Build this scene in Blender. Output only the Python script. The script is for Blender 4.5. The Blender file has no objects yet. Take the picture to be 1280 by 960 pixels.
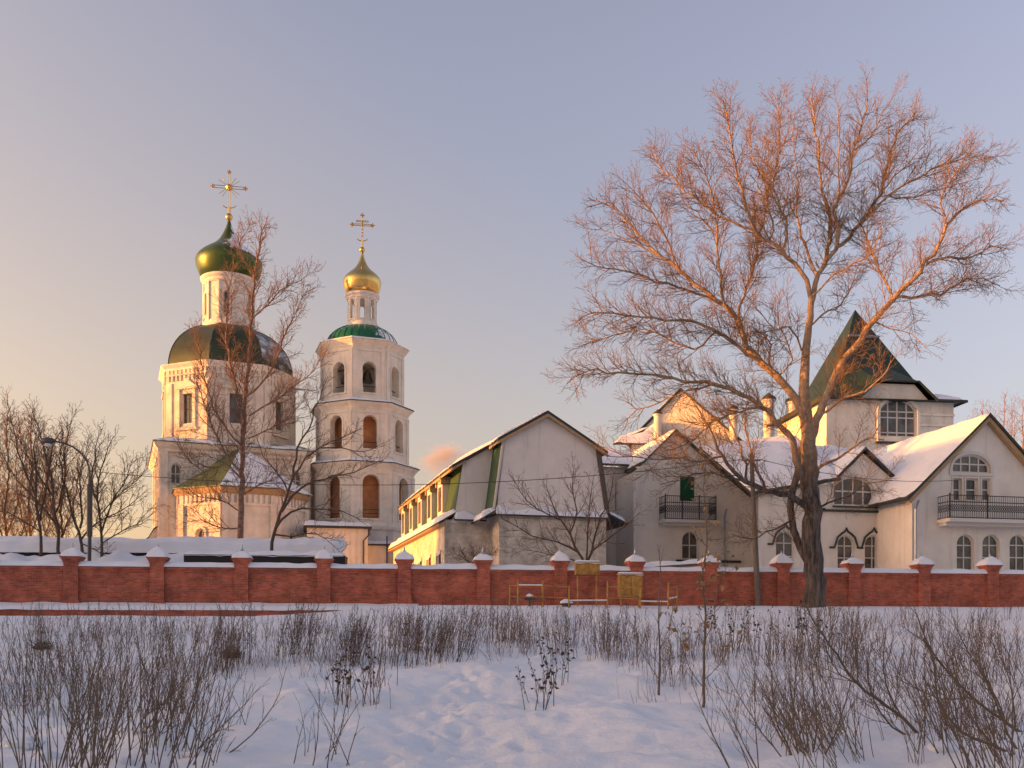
import bpy, bmesh, math, random
import numpy as np
from mathutils import Vector, Matrix, noise
from mathutils.geometry import tessellate_polygon
R = math.radians
scene = bpy.context.scene
COL = scene.collection
random.seed(7)

# ------------------------------------------------------------------ camera, sky, sun, exposure
FPX, HOR, CAMZ = 1200.0, 790.0, 1.6          # focal length and horizon row in a 1280x960 frame
cam_d = bpy.data.cameras.new('camera'); cam = bpy.data.objects.new('camera', cam_d); COL.objects.link(cam)
cam.location = (0, 0, CAMZ); cam.rotation_euler = (R(90), 0, 0)
cam_d.sensor_fit = 'HORIZONTAL'; cam_d.sensor_width = 36.0; cam_d.lens = 36.0*FPX/1280.0
cam_d.shift_y = (HOR-480.0)/1280.0
cam_d.clip_end = 8000
scene.camera = cam
SUN_EL, SUN_A = 4.2, 8.0                     # sun stands on the left, a touch towards the camera
w = bpy.data.worlds.new('World'); scene.world = w; w.use_nodes = True
nt = w.node_tree; nt.nodes.clear()
sky = nt.nodes.new('ShaderNodeTexSky'); sky.sky_type = 'NISHITA'; sky.sun_disc = False
sky.sun_elevation = R(SUN_EL); sky.sun_rotation = R(270-SUN_A)
sky.altitude = 100; sky.air_density = 1.0; sky.dust_density = 2.2; sky.ozone_density = 1.6
hs = nt.nodes.new('ShaderNodeHueSaturation'); hs.inputs['Saturation'].default_value = 0.50
bg = nt.nodes.new('ShaderNodeBackground'); bg.inputs['Strength'].default_value = 0.15
ow = nt.nodes.new('ShaderNodeOutputWorld')
# winter haze: warm towards the sun's side and the horizon, lavender away from it
gtc = nt.nodes.new('ShaderNodeTexCoord'); gsp = nt.nodes.new('ShaderNodeSeparateXYZ'); nt.links.new(gtc.outputs['Generated'], gsp.inputs[0])
g1 = nt.nodes.new('ShaderNodeMath'); g1.operation = 'MULTIPLY_ADD'; g1.inputs[1].default_value = -0.90; g1.inputs[2].default_value = 0.60
g2 = nt.nodes.new('ShaderNodeMath'); g2.operation = 'MULTIPLY_ADD'; g2.inputs[1].default_value = -1.3; g2.use_clamp = True
nt.links.new(gsp.outputs[0], g1.inputs[0]); nt.links.new(gsp.outputs[2], g2.inputs[0]); nt.links.new(g1.outputs[0], g2.inputs[2])
gm = nt.nodes.new('ShaderNodeMix'); gm.data_type = 'RGBA'; gm.inputs[6].default_value = (1.035, 0.93, 1.05, 1); gm.inputs[7].default_value = (1.55, 1.07, 0.78, 1)
nt.links.new(g2.outputs[0], gm.inputs[0])
mu = nt.nodes.new('ShaderNodeMix'); mu.data_type = 'RGBA'; mu.blend_type = 'MULTIPLY'; mu.inputs[0].default_value = 1.0
nt.links.new(sky.outputs[0], hs.inputs['Color']); nt.links.new(hs.outputs[0], mu.inputs[6]); nt.links.new(gm.outputs[2], mu.inputs[7]); 
hz = nt.nodes.new('ShaderNodeMapRange'); hz.inputs[1].default_value = 0.05; hz.inputs[2].default_value = 0.50; hz.inputs[3].default_value = 1.0; hz.inputs[4].default_value = 0.0; nt.links.new(gsp.outputs[2], hz.inputs[0])
hm = nt.nodes.new('ShaderNodeMix'); hm.data_type = 'RGBA'; hm.blend_type = 'MULTIPLY'; hm.inputs[7].default_value = (0.93, 0.86, 0.74, 1)
nt.links.new(hz.outputs[0], hm.inputs[0]); nt.links.new(mu.outputs[2], hm.inputs[6]); nt.links.new(hm.outputs[2], bg.inputs['Color'])
nt.links.new(bg.outputs[0], ow.inputs['Surface'])
sd = bpy.data.lights.new('sun', 'SUN'); sd.energy = 3.7; sd.angle = R(0.5); sd.color = (1.0, 0.345, 0.04)
sun = bpy.data.objects.new('sun', sd); COL.objects.link(sun)
_sv = Vector((-math.cos(R(SUN_A))*math.cos(R(SUN_EL)), -math.sin(R(SUN_A))*math.cos(R(SUN_EL)), math.sin(R(SUN_EL))))
sun.rotation_euler = _sv.to_track_quat('Z', 'Y').to_euler()
vs = scene.view_settings
vs.view_transform = 'Standard'; vs.look = 'None'; vs.gamma = 1; vs.use_curve_mapping = False
vs.exposure = 1.6

# ------------------------------------------------------------------ helpers
def at(px, py, Z):                           # a pixel of the 1280x960 photograph at depth Z, as a point
    return Vector(((px-640)*Z/FPX, Z, CAMZ+(HOR-py)*Z/FPX))

def srgb(h):
    return tuple(((int(h[i:i+2], 16)/255)**2.2) for i in (0, 2, 4))

def mat(name, color, rough=0.8, metal=0.0, var=0.0, vscale=3.0, bump=0.0, bscale=20.0, color2=None, snow=None, spec=None, coords='Object'):
    m = bpy.data.materials.new(name); m.use_nodes = True
    n, l = m.node_tree.nodes, m.node_tree.links
    b = n['Principled BSDF']; b.inputs['Roughness'].default_value = rough; b.inputs['Metallic'].default_value = metal
    if spec is not None: b.inputs['Specular IOR Level'].default_value = spec
    b.inputs['Base Color'].default_value = (*color, 1)
    tc = n.new('ShaderNodeTexCoord'); out = None
    if var > 0 or color2:
        ns = n.new('ShaderNodeTexNoise'); ns.inputs['Scale'].default_value = vscale; ns.inputs['Detail'].default_value = 6
        ns.inputs['Roughness'].default_value = 0.65
        l.new(tc.outputs[coords], ns.inputs['Vector'])
        mx = n.new('ShaderNodeMix'); mx.data_type = 'RGBA'
        c2 = color2 or tuple(c*(1-var) for c in color)
        mx.inputs[6].default_value = (*color, 1); mx.inputs[7].default_value = (*c2, 1)
        rp = n.new('ShaderNodeMapRange'); rp.inputs[1].default_value = 0.35; rp.inputs[2].default_value = 0.68
        l.new(ns.outputs[0], rp.inputs[0]); l.new(rp.outputs[0], mx.inputs[0]); out = mx.outputs[2]
        l.new(out, b.inputs['Base Color'])
    if bump > 0:
        nb = n.new('ShaderNodeTexNoise'); nb.inputs['Scale'].default_value = bscale; nb.inputs['Detail'].default_value = 4
        l.new(tc.outputs[coords], nb.inputs['Vector'])
        bp = n.new('ShaderNodeBump'); bp.inputs['Strength'].default_value = bump; bp.inputs['Distance'].default_value = 0.05
        l.new(nb.outputs[0], bp.inputs['Height']); l.new(bp.outputs[0], b.inputs['Normal'])
    if snow:                                  # snow lying where the surface leans towards `dir`; (dir, threshold, softness, noise scale)
        d, th, so, sc = snow
        g = n.new('ShaderNodeNewGeometry'); dt = n.new('ShaderNodeVectorMath'); dt.operation = 'DOT_PRODUCT'
        dt.inputs[1].default_value = Vector(d).normalized(); l.new(g.outputs['Normal'], dt.inputs[0])
        ns2 = n.new('ShaderNodeTexNoise'); ns2.inputs['Scale'].default_value = sc; ns2.inputs['Detail'].default_value = 5
        l.new(tc.outputs[coords], ns2.inputs['Vector'])
        ad = n.new('ShaderNodeMath'); ad.operation = 'MULTIPLY_ADD'; ad.inputs[1].default_value = 0.7; 
        l.new(ns2.outputs[0], ad.inputs[0]); l.new(dt.outputs['Value'], ad.inputs[2])
        mr = n.new('ShaderNodeMapRange'); mr.inputs[1].default_value = th+0.35-so; mr.inputs[2].default_value = th+0.35+so
        l.new(ad.outputs[0], mr.inputs[0])
        mx2 = n.new('ShaderNodeMix'); mx2.data_type = 'RGBA'
        if out: l.new(out, mx2.inputs[6])
        else: mx2.inputs[6].default_value = (*color, 1)
        mx2.inputs[7].default_value = (0.80, 0.80, 0.83, 1)
        l.new(mr.outputs[0], mx2.inputs[0]); l.new(mx2.outputs[2], b.inputs['Base Color'])
        if metal > 0:
            mm = n.new('ShaderNodeMath'); mm.operation = 'MULTIPLY_ADD'; mm.inputs[1].default_value = -metal; mm.inputs[2].default_value = metal
            l.new(mr.outputs[0], mm.inputs[0]); l.new(mm.outputs[0], b.inputs['Metallic'])
        rr = n.new('ShaderNodeMapRange'); rr.inputs[3].default_value = rough; rr.inputs[4].default_value = 0.8
        l.new(mr.outputs[0], rr.inputs[0]); l.new(rr.outputs[0], b.inputs['Roughness'])
    return m

def brick_mat(name, c1, c2, mortar, scale=1.0, snowy=False):
    m = bpy.data.materials.new(name); m.use_nodes = True
    n, l = m.node_tree.nodes, m.node_tree.links; b = n['Principled BSDF']; b.inputs['Roughness'].default_value = 0.9
    tc = n.new('ShaderNodeTexCoord'); sp = n.new('ShaderNodeSeparateXYZ'); l.new(tc.outputs['Object'], sp.inputs[0])
    ad = n.new('ShaderNodeMath'); ad.operation = 'ADD'; l.new(sp.outputs[0], ad.inputs[0]); l.new(sp.outputs[1], ad.inputs[1])
    cb = n.new('ShaderNodeCombineXYZ'); l.new(ad.outputs[0], cb.inputs[0]); l.new(sp.outputs[2], cb.inputs[1])
    br = n.new('ShaderNodeTexBrick'); br.inputs['Scale'].default_value = scale
    br.inputs['Color1'].default_value = (*c1, 1); br.inputs['Color2'].default_value = (*c2, 1); br.inputs['Mortar'].default_value = (*mortar, 1)
    br.inputs['Brick Width'].default_value = 0.27; br.inputs['Row Height'].default_value = 0.085; br.inputs['Mortar Size'].default_value = 0.008
    br.inputs['Bias'].default_value = -0.1
    l.new(cb.outputs[0], br.inputs['Vector'])
    ns = n.new('ShaderNodeTexNoise'); ns.inputs['Scale'].default_value = 1.3; ns.inputs['Detail'].default_value = 8; ns.inputs['Roughness'].default_value = 0.7
    l.new(tc.outputs['Object'], ns.inputs['Vector'])
    mr = n.new('ShaderNodeMapRange'); mr.inputs[1].default_value = 0.3; mr.inputs[2].default_value = 0.75; mr.inputs[3].default_value = 0.48; mr.inputs[4].default_value = 1.3
    l.new(ns.outputs[0], mr.inputs[0])
    mx = n.new('ShaderNodeVectorMath'); mx.operation = 'SCALE'; l.new(br.outputs[0], mx.inputs[0]); l.new(mr.outputs[0], mx.inputs['Scale'])
    l.new(mx.outputs[0], b.inputs['Base Color'])
    bp = n.new('ShaderNodeBump'); bp.inputs['Strength'].default_value = 0.5; bp.inputs['Distance'].default_value = 0.01; bp.invert = True
    l.new(br.outputs['Fac'], bp.inputs['Height']); l.new(bp.outputs[0], b.inputs['Normal'])
    return m

M = {}
M['snow'] = mat('snow', (0.79, 0.815, 0.87), 0.75, var=0.06, vscale=0.7, bump=0.5, bscale=5.0)
M['roof_snow'] = mat('roof_snow', (0.79, 0.81, 0.86), 0.75, var=0.07, vscale=1.2, bump=0.45, bscale=4.0)
M['plaster'] = mat('white_plaster', (0.78, 0.73, 0.64), 0.9, var=0.22, vscale=0.8, bump=0.2, bscale=9)
M['old_plaster'] = mat('old_white_plaster', (0.76, 0.70, 0.60), 0.9, color2=(0.52, 0.45, 0.37), vscale=0.6, bump=0.25, bscale=6)
M['house_plaster'] = mat('house_plaster', (0.79, 0.735, 0.655), 0.9, var=0.18, vscale=0.55, bump=0.25, bscale=9)
M['white_brick'] = brick_mat('whitewashed_brick', (0.70, 0.63, 0.53), (0.62, 0.55, 0.46), (0.50, 0.44, 0.37), 1.0)
M['panel_grey'] = mat('grey_panel', (0.76, 0.71, 0.66), 0.6, var=0.16, vscale=0.6)
M['brick'] = brick_mat('red_brick', (0.56, 0.130, 0.066), (0.33, 0.070, 0.042), (0.36, 0.20, 0.15))
M['green_metal'] = mat('green_roof_metal', (0.012, 0.115, 0.045), 0.38, var=0.35, vscale=1.5, spec=0.5)
M['green_slope'] = mat('green_slope_metal', (0.026, 0.078, 0.024), 0.5, var=0.3, vscale=1.5)
M['green_dark'] = mat('dark_green_roof', (0.010, 0.034, 0.022), 0.55, var=0.4, vscale=1.2)
M['dome_green_snowy'] = mat('old_green_dome', (0.050, 0.064, 0.026), 0.42, metal=0.35, var=0.4, vscale=1.0, snow=((0.85, -0.15, 0.38), 1.02, 0.10, 1.1))
M['onion_green'] = mat('green_onion', (0.070, 0.118, 0.030), 0.32, metal=0.5, var=0.3, vscale=1.2, snow=((0.55, -0.1, 0.85), 0.80, 0.05, 2.5))
M['tower_dome'] = mat('green_tower_dome', (0.008, 0.12, 0.045), 0.35, var=0.3, vscale=1.5, snow=((0.85, -0.15, 0.40), 0.80, 0.05, 2.0))
M['apse_roof'] = mat('apse_roof_metal', (0.06, 0.10, 0.035), 0.45, var=0.3, vscale=1.5, snow=((0.6, -0.5, 0.62), 0.80, 0.06, 1.0))
M['gold'] = mat('gilding', (0.75, 0.50, 0.16), 0.24, metal=1.0, var=0.25, vscale=2.0)
M['gold_onion'] = mat('gilded_onion', (0.78, 0.52, 0.17), 0.26, metal=1.0, var=0.2, vscale=2.0, bump=0.15, bscale=6)
M['glass'] = mat('dark_glass', (0.15, 0.145, 0.13), 0.12, color2=(0.025, 0.027, 0.03), vscale=1.1)
M['frame'] = mat('white_frame', (0.62, 0.58, 0.53), 0.6)
M['dark_trim'] = mat('dark_trim', (0.030, 0.034, 0.030), 0.6, var=0.2)
M['iron'] = mat('black_iron', (0.020, 0.019, 0.020), 0.6)
M['black_sheet'] = mat('black_sheet', (0.012, 0.012, 0.014), 0.7, var=0.3)
M['soffit'] = mat('wooden_soffit', (0.42, 0.28, 0.15), 0.7, var=0.2)
M['brown_fascia'] = mat('brown_fascia', (0.095, 0.075, 0.055), 0.6, var=0.25)
M['arch_glow'] = mat('arch_glow_ochre', (0.72, 0.36, 0.17), 0.9, color2=(0.48, 0.22, 0.11), vscale=1.0)  # orange sun glow inside the tower arches, put into the colour
M['bronze'] = mat('bell_bronze', (0.09, 0.07, 0.045), 0.4, metal=0.8)
M['timber'] = mat('timber', (0.16, 0.12, 0.085), 0.85, var=0.3)
M['steel'] = mat('painted_steel', (0.06, 0.055, 0.055), 0.5, var=0.2)
M['yellow'] = mat('yellow_paint', (0.50, 0.27, 0.04), 0.6, color2=(0.22, 0.095, 0.03), vscale=5)
M['icon'] = mat('painted_icon', (0.10, 0.14, 0.22), 0.6, color2=(0.42, 0.24, 0.07), vscale=2.2)
M['zinc'] = mat('zinc', (0.33, 0.37, 0.42), 0.35, metal=0.7)
M['poplar_bark'] = mat('poplar_bark', (0.47, 0.34, 0.23), 0.9, color2=(0.24, 0.165, 0.11), vscale=5, bump=0.8, bscale=14, snow=((0.2, -0.25, 1.0), 1.03, 0.04, 0.8))
def shaded_rough_foot(m, z0, z1, dark):               # rough dark lower bark with shade painted in; smoother paler bark higher up
    n, l = m.node_tree.nodes, m.node_tree.links; mxn = [x for x in n if x.bl_idname == 'ShaderNodeMix'][0]; src = mxn.outputs[2]; dst = src.links[0].to_socket
    tc = n.new('ShaderNodeTexCoord'); sp = n.new('ShaderNodeSeparateXYZ'); l.new(tc.outputs['Object'], sp.inputs[0])
    mr = n.new('ShaderNodeMapRange'); mr.inputs[1].default_value = z0; mr.inputs[2].default_value = z1; l.new(sp.outputs[2], mr.inputs[0])
    mx = n.new('ShaderNodeMix'); mx.data_type = 'RGBA'; l.new(mr.outputs[0], mx.inputs[0]); l.new(src, mx.inputs[7])
    mp = n.new('ShaderNodeMapping'); mp.inputs['Scale'].default_value = (6, 6, .9); l.new(tc.outputs['Object'], mp.inputs[0]); fn = n.new('ShaderNodeTexNoise'); fn.inputs['Scale'].default_value = 1; fn.inputs['Detail'].default_value = 7; fn.inputs['Roughness'].default_value = .72; l.new(mp.outputs[0], fn.inputs['Vector'])
    fr_ = n.new('ShaderNodeMapRange'); fr_.inputs[1].default_value = .40; fr_.inputs[2].default_value = .60; l.new(fn.outputs[0], fr_.inputs[0]); fm = n.new('ShaderNodeMix'); fm.data_type = 'RGBA'; fm.inputs[6].default_value = (*[c*.40 for c in dark], 1); fm.inputs[7].default_value = (*[c*2.3 for c in dark], 1); l.new(fr_.outputs[0], fm.inputs[0]); l.new(fm.outputs[2], mx.inputs[6]); l.new(mx.outputs[2], dst)
_r = shaded_rough_foot(M['poplar_bark'], 6.0, 9.5, (0.062, 0.050, 0.043))
def fissures(m):                               # furrowed bark: noise stretched along the trunk
    n, l = m.node_tree.nodes, m.node_tree.links; tc = n.new('ShaderNodeTexCoord'); mp = n.new('ShaderNodeMapping'); mp.inputs['Scale'].default_value = (7, 7, 1.1)
    l.new(tc.outputs['Object'], mp.inputs[0])
    bn = [x for x in n if x.bl_idname == 'ShaderNodeBump'][0]; tx = bn.inputs['Height'].links[0].from_node; tx.inputs['Scale'].default_value = 1.0; tx.inputs['Detail'].default_value = 6; tx.inputs['Roughness'].default_value = .7
    l.new(mp.outputs[0], tx.inputs['Vector']); bn.inputs['Distance'].default_value = .14; bn.inputs['Strength'].default_value = 1.0
fissures(M['poplar_bark'])
M['old_bark'] = mat('rough_bark', (0.085, 0.062, 0.050), 0.95, color2=(0.035, 0.027, 0.023), vscale=6, bump=1.0, bscale=12)
M['twig'] = mat('frosty_twigs', (0.20, 0.122, 0.066), 0.9, var=0.3, vscale=3)
M['birch_twig'] = mat('birch_twigs', (0.22, 0.125, 0.075), 0.9, var=0.3, vscale=3)
M['bark_dark'] = mat('dark_bark', (0.105, 0.072, 0.055), 0.9, var=0.4, vscale=6, snow=((0.1, -0.1, 1.0), 0.97, 0.05, 1.0))
M['bark_birch'] = mat('birch_bark', (0.34, 0.20, 0.13), 0.9, color2=(0.08, 0.055, 0.045), vscale=5)
M['twig_dark'] = mat('dark_twigs', (0.19, 0.12, 0.085), 0.9, var=0.3, vscale=3)
M['weed'] = mat('dry_weed', (0.15, 0.105, 0.078), 0.95, color2=(0.065, 0.048, 0.040), vscale=1.5)
M['weed_rust'] = mat('rusty_weed', (0.17, 0.095, 0.058), 0.95, color2=(0.08, 0.05, 0.036), vscale=2)
M['weed_light'] = mat('straw_weed', (0.17, 0.115, 0.075), 0.95, var=0.4, vscale=2)
M['shoot'] = mat('willow_shoot', (0.15, 0.11, 0.078), 0.85, var=0.45, vscale=3)
M['leaf_dry'] = mat('dry_leaf', (0.06, 0.038, 0.030), 0.9, var=0.4, vscale=5)
M['leaf_tan'] = mat('tan_leaf', (0.30, 0.19, 0.09), 0.9, var=0.4, vscale=5)

def weather(m, z0=0.0, z1=3.2, dirt=(0.30, 0.26, 0.22)):   # damp and splash dirt low on the walls, rain streaks down them
    n, l = m.node_tree.nodes, m.node_tree.links; b = n['Principled BSDF']; src = b.inputs['Base Color'].links[0].from_socket
    tc = n.new('ShaderNodeTexCoord'); mp = n.new('ShaderNodeMapping'); mp.inputs['Scale'].default_value = (2.2, 2.2, .16); l.new(tc.outputs['Object'], mp.inputs[0])
    st = n.new('ShaderNodeTexNoise'); st.inputs['Scale'].default_value = 1.0; st.inputs['Detail'].default_value = 5; l.new(mp.outputs[0], st.inputs['Vector'])
    a = n.new('ShaderNodeMapRange'); a.inputs[1].default_value = .54; a.inputs[2].default_value = .78; a.inputs[4].default_value = .38; l.new(st.outputs[0], a.inputs[0])
    sp = n.new('ShaderNodeSeparateXYZ'); l.new(tc.outputs['Object'], sp.inputs[0])
    zz = n.new('ShaderNodeMath'); zz.operation = 'MULTIPLY_ADD'; zz.inputs[1].default_value = 3.0; zz.inputs[2].default_value = -1.5; l.new(st.outputs[0], zz.inputs[0])
    zs_ = n.new('ShaderNodeMath'); zs_.operation = 'ADD'; l.new(sp.outputs[2], zs_.inputs[0]); l.new(zz.outputs[0], zs_.inputs[1])
    c = n.new('ShaderNodeMapRange'); c.inputs[1].default_value = z0; c.inputs[2].default_value = z1; c.inputs[3].default_value = .5; c.inputs[4].default_value = 0; l.new(zs_.outputs[0], c.inputs[0])
    mxx = n.new('ShaderNodeMath'); mxx.operation = 'MAXIMUM'; l.new(a.outputs[0], mxx.inputs[0]); l.new(c.outputs[0], mxx.inputs[1])
    mx = n.new('ShaderNodeMix'); mx.data_type = 'RGBA'; l.new(mxx.outputs[0], mx.inputs[0]); l.new(src, mx.inputs[6]); mx.inputs[7].default_value = (*dirt, 1); l.new(mx.outputs[2], b.inputs['Base Color'])
for k_ in ('plaster', 'old_plaster', 'house_plaster', 'white_brick', 'panel_grey'): weather(M[k_])
def crust(m):                                  # wind crust and grain of the snow surface
    n, l = m.node_tree.nodes, m.node_tree.links; b = n['Principled BSDF']; old = b.inputs['Normal'].links[0].from_socket; tc = n.new('ShaderNodeTexCoord')
    for sc, di in ((1.4, .10), (26.0, .012)):
        t = n.new('ShaderNodeTexNoise'); t.inputs['Scale'].default_value = sc; t.inputs['Detail'].default_value = 8; t.inputs['Roughness'].default_value = .68; l.new(tc.outputs['Object'], t.inputs['Vector'])
        bp = n.new('ShaderNodeBump'); bp.inputs['Strength'].default_value = .9; bp.inputs['Distance'].default_value = di; l.new(t.outputs[0], bp.inputs['Height']); l.new(old, bp.inputs['Normal']); old = bp.outputs[0]
    l.new(old, b.inputs['Normal'])
crust(M['snow'])

class MB:
    def __init__(s): s.v = []; s.f = []
    def add(s, vs_, fs):
        k = len(s.v); s.v += [tuple(p) for p in vs_]; s.f += [tuple(i+k for i in f) for f in fs]
    def quad(s, a, b, c, d): s.add([a, b, c, d], [(0, 1, 2, 3)])
    def poly(s, pts): s.add(pts, [tuple(range(len(pts)))])
    def hexa(s, b, t):                        # bottom ring and top ring of equal length
        n = len(b); s.add(list(b)+list(t), [tuple(reversed(range(n))), tuple(range(n, 2*n))]+[(i, (i+1) % n, n+(i+1) % n, n+i) for i in range(n)])
    def box(s, F, u0, u1, v0, v1, d0, d1):
        p = F.pt
        s.hexa([p(u0, v0, d1), p(u1, v0, d1), p(u1, v0, d0), p(u0, v0, d0)], [p(u0, v1, d1), p(u1, v1, d1), p(u1, v1, d0), p(u0, v1, d0)])
    def prism(s, F, outline, d0, d1):
        s.hexa([F.pt(u, v, d0) for u, v in outline], [F.pt(u, v, d1) for u, v in outline])
    def lathe(s, c, prof, segs=24, rot=0.0, cap=True):
        k = len(s.v); n = len(prof)
        for r, z in prof:
            for i in range(segs):
                a = rot+2*math.pi*(i+.5)/segs
                s.v.append((c[0]+r*math.sin(a), c[1]-r*math.cos(a), z))
        for j in range(n-1):
            for i in range(segs):
                i2 = (i+1) % segs
                s.f.append((k+j*segs+i, k+j*segs+i2, k+(j+1)*segs+i2, k+(j+1)*segs+i))
        if cap:
            s.f.append(tuple(k+i for i in reversed(range(segs)))); s.f.append(tuple(k+(n-1)*segs+i for i in range(segs)))
    def tube(s, pts, rads, sides=6):
        pts = [Vector(p) for p in pts]; k = len(s.v); n = len(pts)
        if not hasattr(rads, '__len__'): rads = [rads]*n
        for j, p in enumerate(pts):
            t = (pts[min(j+1, n-1)]-pts[max(j-1, 0)]).normalized()
            a = t.cross(Vector((0.31, 0.83, 0.46))).normalized(); b = t.cross(a)
            for i in range(sides):
                q = 2*math.pi*i/sides
                s.v.append(tuple(p+(a*math.cos(q)+b*math.sin(q))*rads[j]))
        for j in range(n-1):
            for i in range(sides):
                i2 = (i+1) % sides
                s.f.append((k+j*sides+i, k+j*sides+i2, k+(j+1)*sides+i2, k+(j+1)*sides+i))
        s.f.append(tuple(k+i for i in range(sides))); s.f.append(tuple(k+(n-1)*sides+i for i in reversed(range(sides))))
    def wall(s, F, outline, holes=(), reveal=0.25, thick=None):
        rings = [[Vector((u, v, 0)) for u, v in outline]]+[[Vector((u, v, 0)) for u, v in h] for h in holes]
        flat = [p for r in rings for p in r]
        tris = tessellate_polygon(rings)
        def sheet(d, flip):
            out = []
            for t in tris:
                a, b, c = (flat[i] for i in t)
                ccw = (b-a).cross(c-a).z > 0
                if abs((b-a).cross(c-a).z) < 1e-9: continue
                out.append(t if ccw != flip else t[::-1])
            s.add([F.pt(p.x, p.y, d) for p in flat], out)
        sheet(0, False)
        if thick: sheet(-thick, True); reveal = thick
        for h in holes:
            n = len(h)
            s.add([F.pt(u, v, 0) for u, v in h]+[F.pt(u, v, -reveal) for u, v in h], [((i+1) % n, i, n+i, n+(i+1) % n) for i in range(n)])

class Frame:                                  # a vertical facade: u to the right, v = height z, d outwards
    def __init__(s, o, phi): 
        a = R(phi); s.o = Vector((o[0], o[1], 0)); s.ex = Vector((math.cos(a), math.sin(a), 0)); s.n = Vector((math.sin(a), -math.cos(a), 0)); s.phi = phi
    def pt(s, u, v, d=0): return s.o+s.ex*u+s.n*d+Vector((0, 0, v))
    def side(s, u, d, turn): p = s.pt(u, 0, d); return Frame((p.x, p.y), s.phi+turn)

BASE = {}
def empty(name, loc, label, cat, group=None):
    o = bpy.data.objects.new(name, None); COL.objects.link(o); o.location = loc; BASE[o] = Vector(loc)
    o.empty_display_size = 0.5
    return tag(o, label, cat, group)
def tag(o, label, cat=None, group=None, kind=None):
    if label: o['label'] = label
    if cat: o['category'] = cat
    if group: o['group'] = group
    if kind: o['kind'] = kind
    return o
def build(name, mb, m, parent=None, base=None, smooth=False, label=None, recalc=False):
    b = Vector(base) if base is not None else (BASE[parent] if parent is not None else Vector((0, 0, 0)))
    me = bpy.data.meshes.new(name)
    me.from_pydata([(p[0]-b.x, p[1]-b.y, p[2]-b.z) for p in mb.v], [], mb.f)
    me.materials.append(m)
    bm = bmesh.new(); bm.from_mesh(me)
    bmesh.ops.remove_doubles(bm, verts=bm.verts, dist=1e-4)
    if recalc: bmesh.ops.recalc_face_normals(bm, faces=bm.faces)
    bm.to_mesh(me); bm.free()
    if smooth is True:
        me.polygons.foreach_set('use_smooth', [True]*len(me.polygons))
    elif smooth:
        me.polygons.foreach_set('use_smooth', [True]*len(me.polygons)); me.set_sharp_from_angle(angle=R(smooth))
    o = bpy.data.objects.new(name, me); COL.objects.link(o); BASE[o] = b
    if parent is not None: o.parent = parent
    else: o.location = b
    if label: o['label'] = label
    return o

def arch(u, v0, wd, ht, n=10, rise=None):     # arched outline, counter-clockwise, total height ht
    r = wd/2; rs = r if rise is None else rise
    pts = [(u-r, v0), (u+r, v0)]
    for i in range(n+1):
        a = math.pi*i/n; pts.append((u+r*math.cos(a), v0+ht-rs+rs*math.sin(a)))
    return pts
def rect(u, v0, wd, ht): return [(u-wd/2, v0), (u+wd/2, v0), (u+wd/2, v0+ht), (u-wd/2, v0+ht)]

def window(parent, F, outline, depth=0.2, bars_u=(), bars_v=(), fw=0.09, name='window', m='frame', pane='glass', extra=None):
    us = [p[0] for p in outline]; vs_ = [p[1] for p in outline]; u0, u1, v0, v1 = min(us), max(us), min(vs_), max(vs_); uc = (u0+u1)/2; vc = (v0+v1)/2
    inner = [(uc+(u-uc)*(1-2*fw/(u1-u0)), vc+(v-vc)*(1-2*fw/(v1-v0))) for u, v in outline]
    b = MB(); n = len(outline)
    for d0, d1, in ((-depth, -depth+0.07),):
        for i in range(n):
            j = (i+1) % n
            o1, o2, i1, i2 = outline[i], outline[j], inner[i], inner[j]
            b.quad(F.pt(*o1, d1), F.pt(*o2, d1), F.pt(*i2, d1), F.pt(*i1, d1))
            b.quad(F.pt(*i1, d1), F.pt(*i2, d1), F.pt(*i2, d0), F.pt(*i1, d0))
    def halfh(u):                             # top of the opening at u
        best = v1
        for i in range(n):
            (ua, va), (ub, vb) = outline[i], outline[(i+1) % n]
            if min(ua, ub) <= u <= max(ua, ub) and abs(ub-ua) > 1e-6 and max(va, vb) > v0+0.01: best = min(best, va+(vb-va)*(u-ua)/(ub-ua))
        return best
    def halfw(v):
        best = [u0, u1]
        for i in range(n):
            (ua, va), (ub, vb) = outline[i], outline[(i+1) % n]
            if min(va, vb) <= v <= max(va, vb) and abs(vb-va) > 1e-6:
                uu = ua+(ub-ua)*(v-va)/(vb-va)
                if uu < uc: best[0] = max(best[0], uu)
                else: best[1] = min(best[1], uu)
        return best
    for q in bars_u:
        u = u0+(u1-u0)*q; b.box(F, u-fw*.45, u+fw*.45, v0+.02, halfh(u)-.03, -depth+.005, -depth+.062)
    for q in bars_v:
        v = v0+(v1-v0)*q; a, c = halfw(v); b.box(F, a+.02, c-.02, v-fw*.45, v+fw*.45, -depth+.008, -depth+.066)
    o = build(name, b, M[m], parent)
    g = MB(); g.poly([F.pt(u, v, -depth+.002) for u, v in outline])
    build('pane', g, M[pane], o)
    return o

def surround(b, F, outline, wd=0.14, d=0.09):  # raised band round an opening
    us = [p[0] for p in outline]; vs_ = [p[1] for p in outline]; uc = (min(us)+max(us))/2; vc = (min(vs_)+max(vs_))/2; hw = (max(us)-min(us))/2; hh = (max(vs_)-min(vs_))/2
    out = [(uc+(u-uc)*(hw+wd)/hw, vc+(v-vc)*(hh+wd)/hh) for u, v in outline]; n = len(outline)
    for i in range(n):
        j = (i+1) % n
        b.quad(F.pt(*out[i], d), F.pt(*out[j], d), F.pt(*outline[j], d), F.pt(*outline[i], d))
        b.quad(F.pt(*out[i], 0), F.pt(*out[j], 0), F.pt(*out[j], d), F.pt(*out[i], d))
        b.quad(F.pt(*outline[j], 0), F.pt(*outline[i], 0), F.pt(*outline[i], d), F.pt(*outline[j], d))

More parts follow.
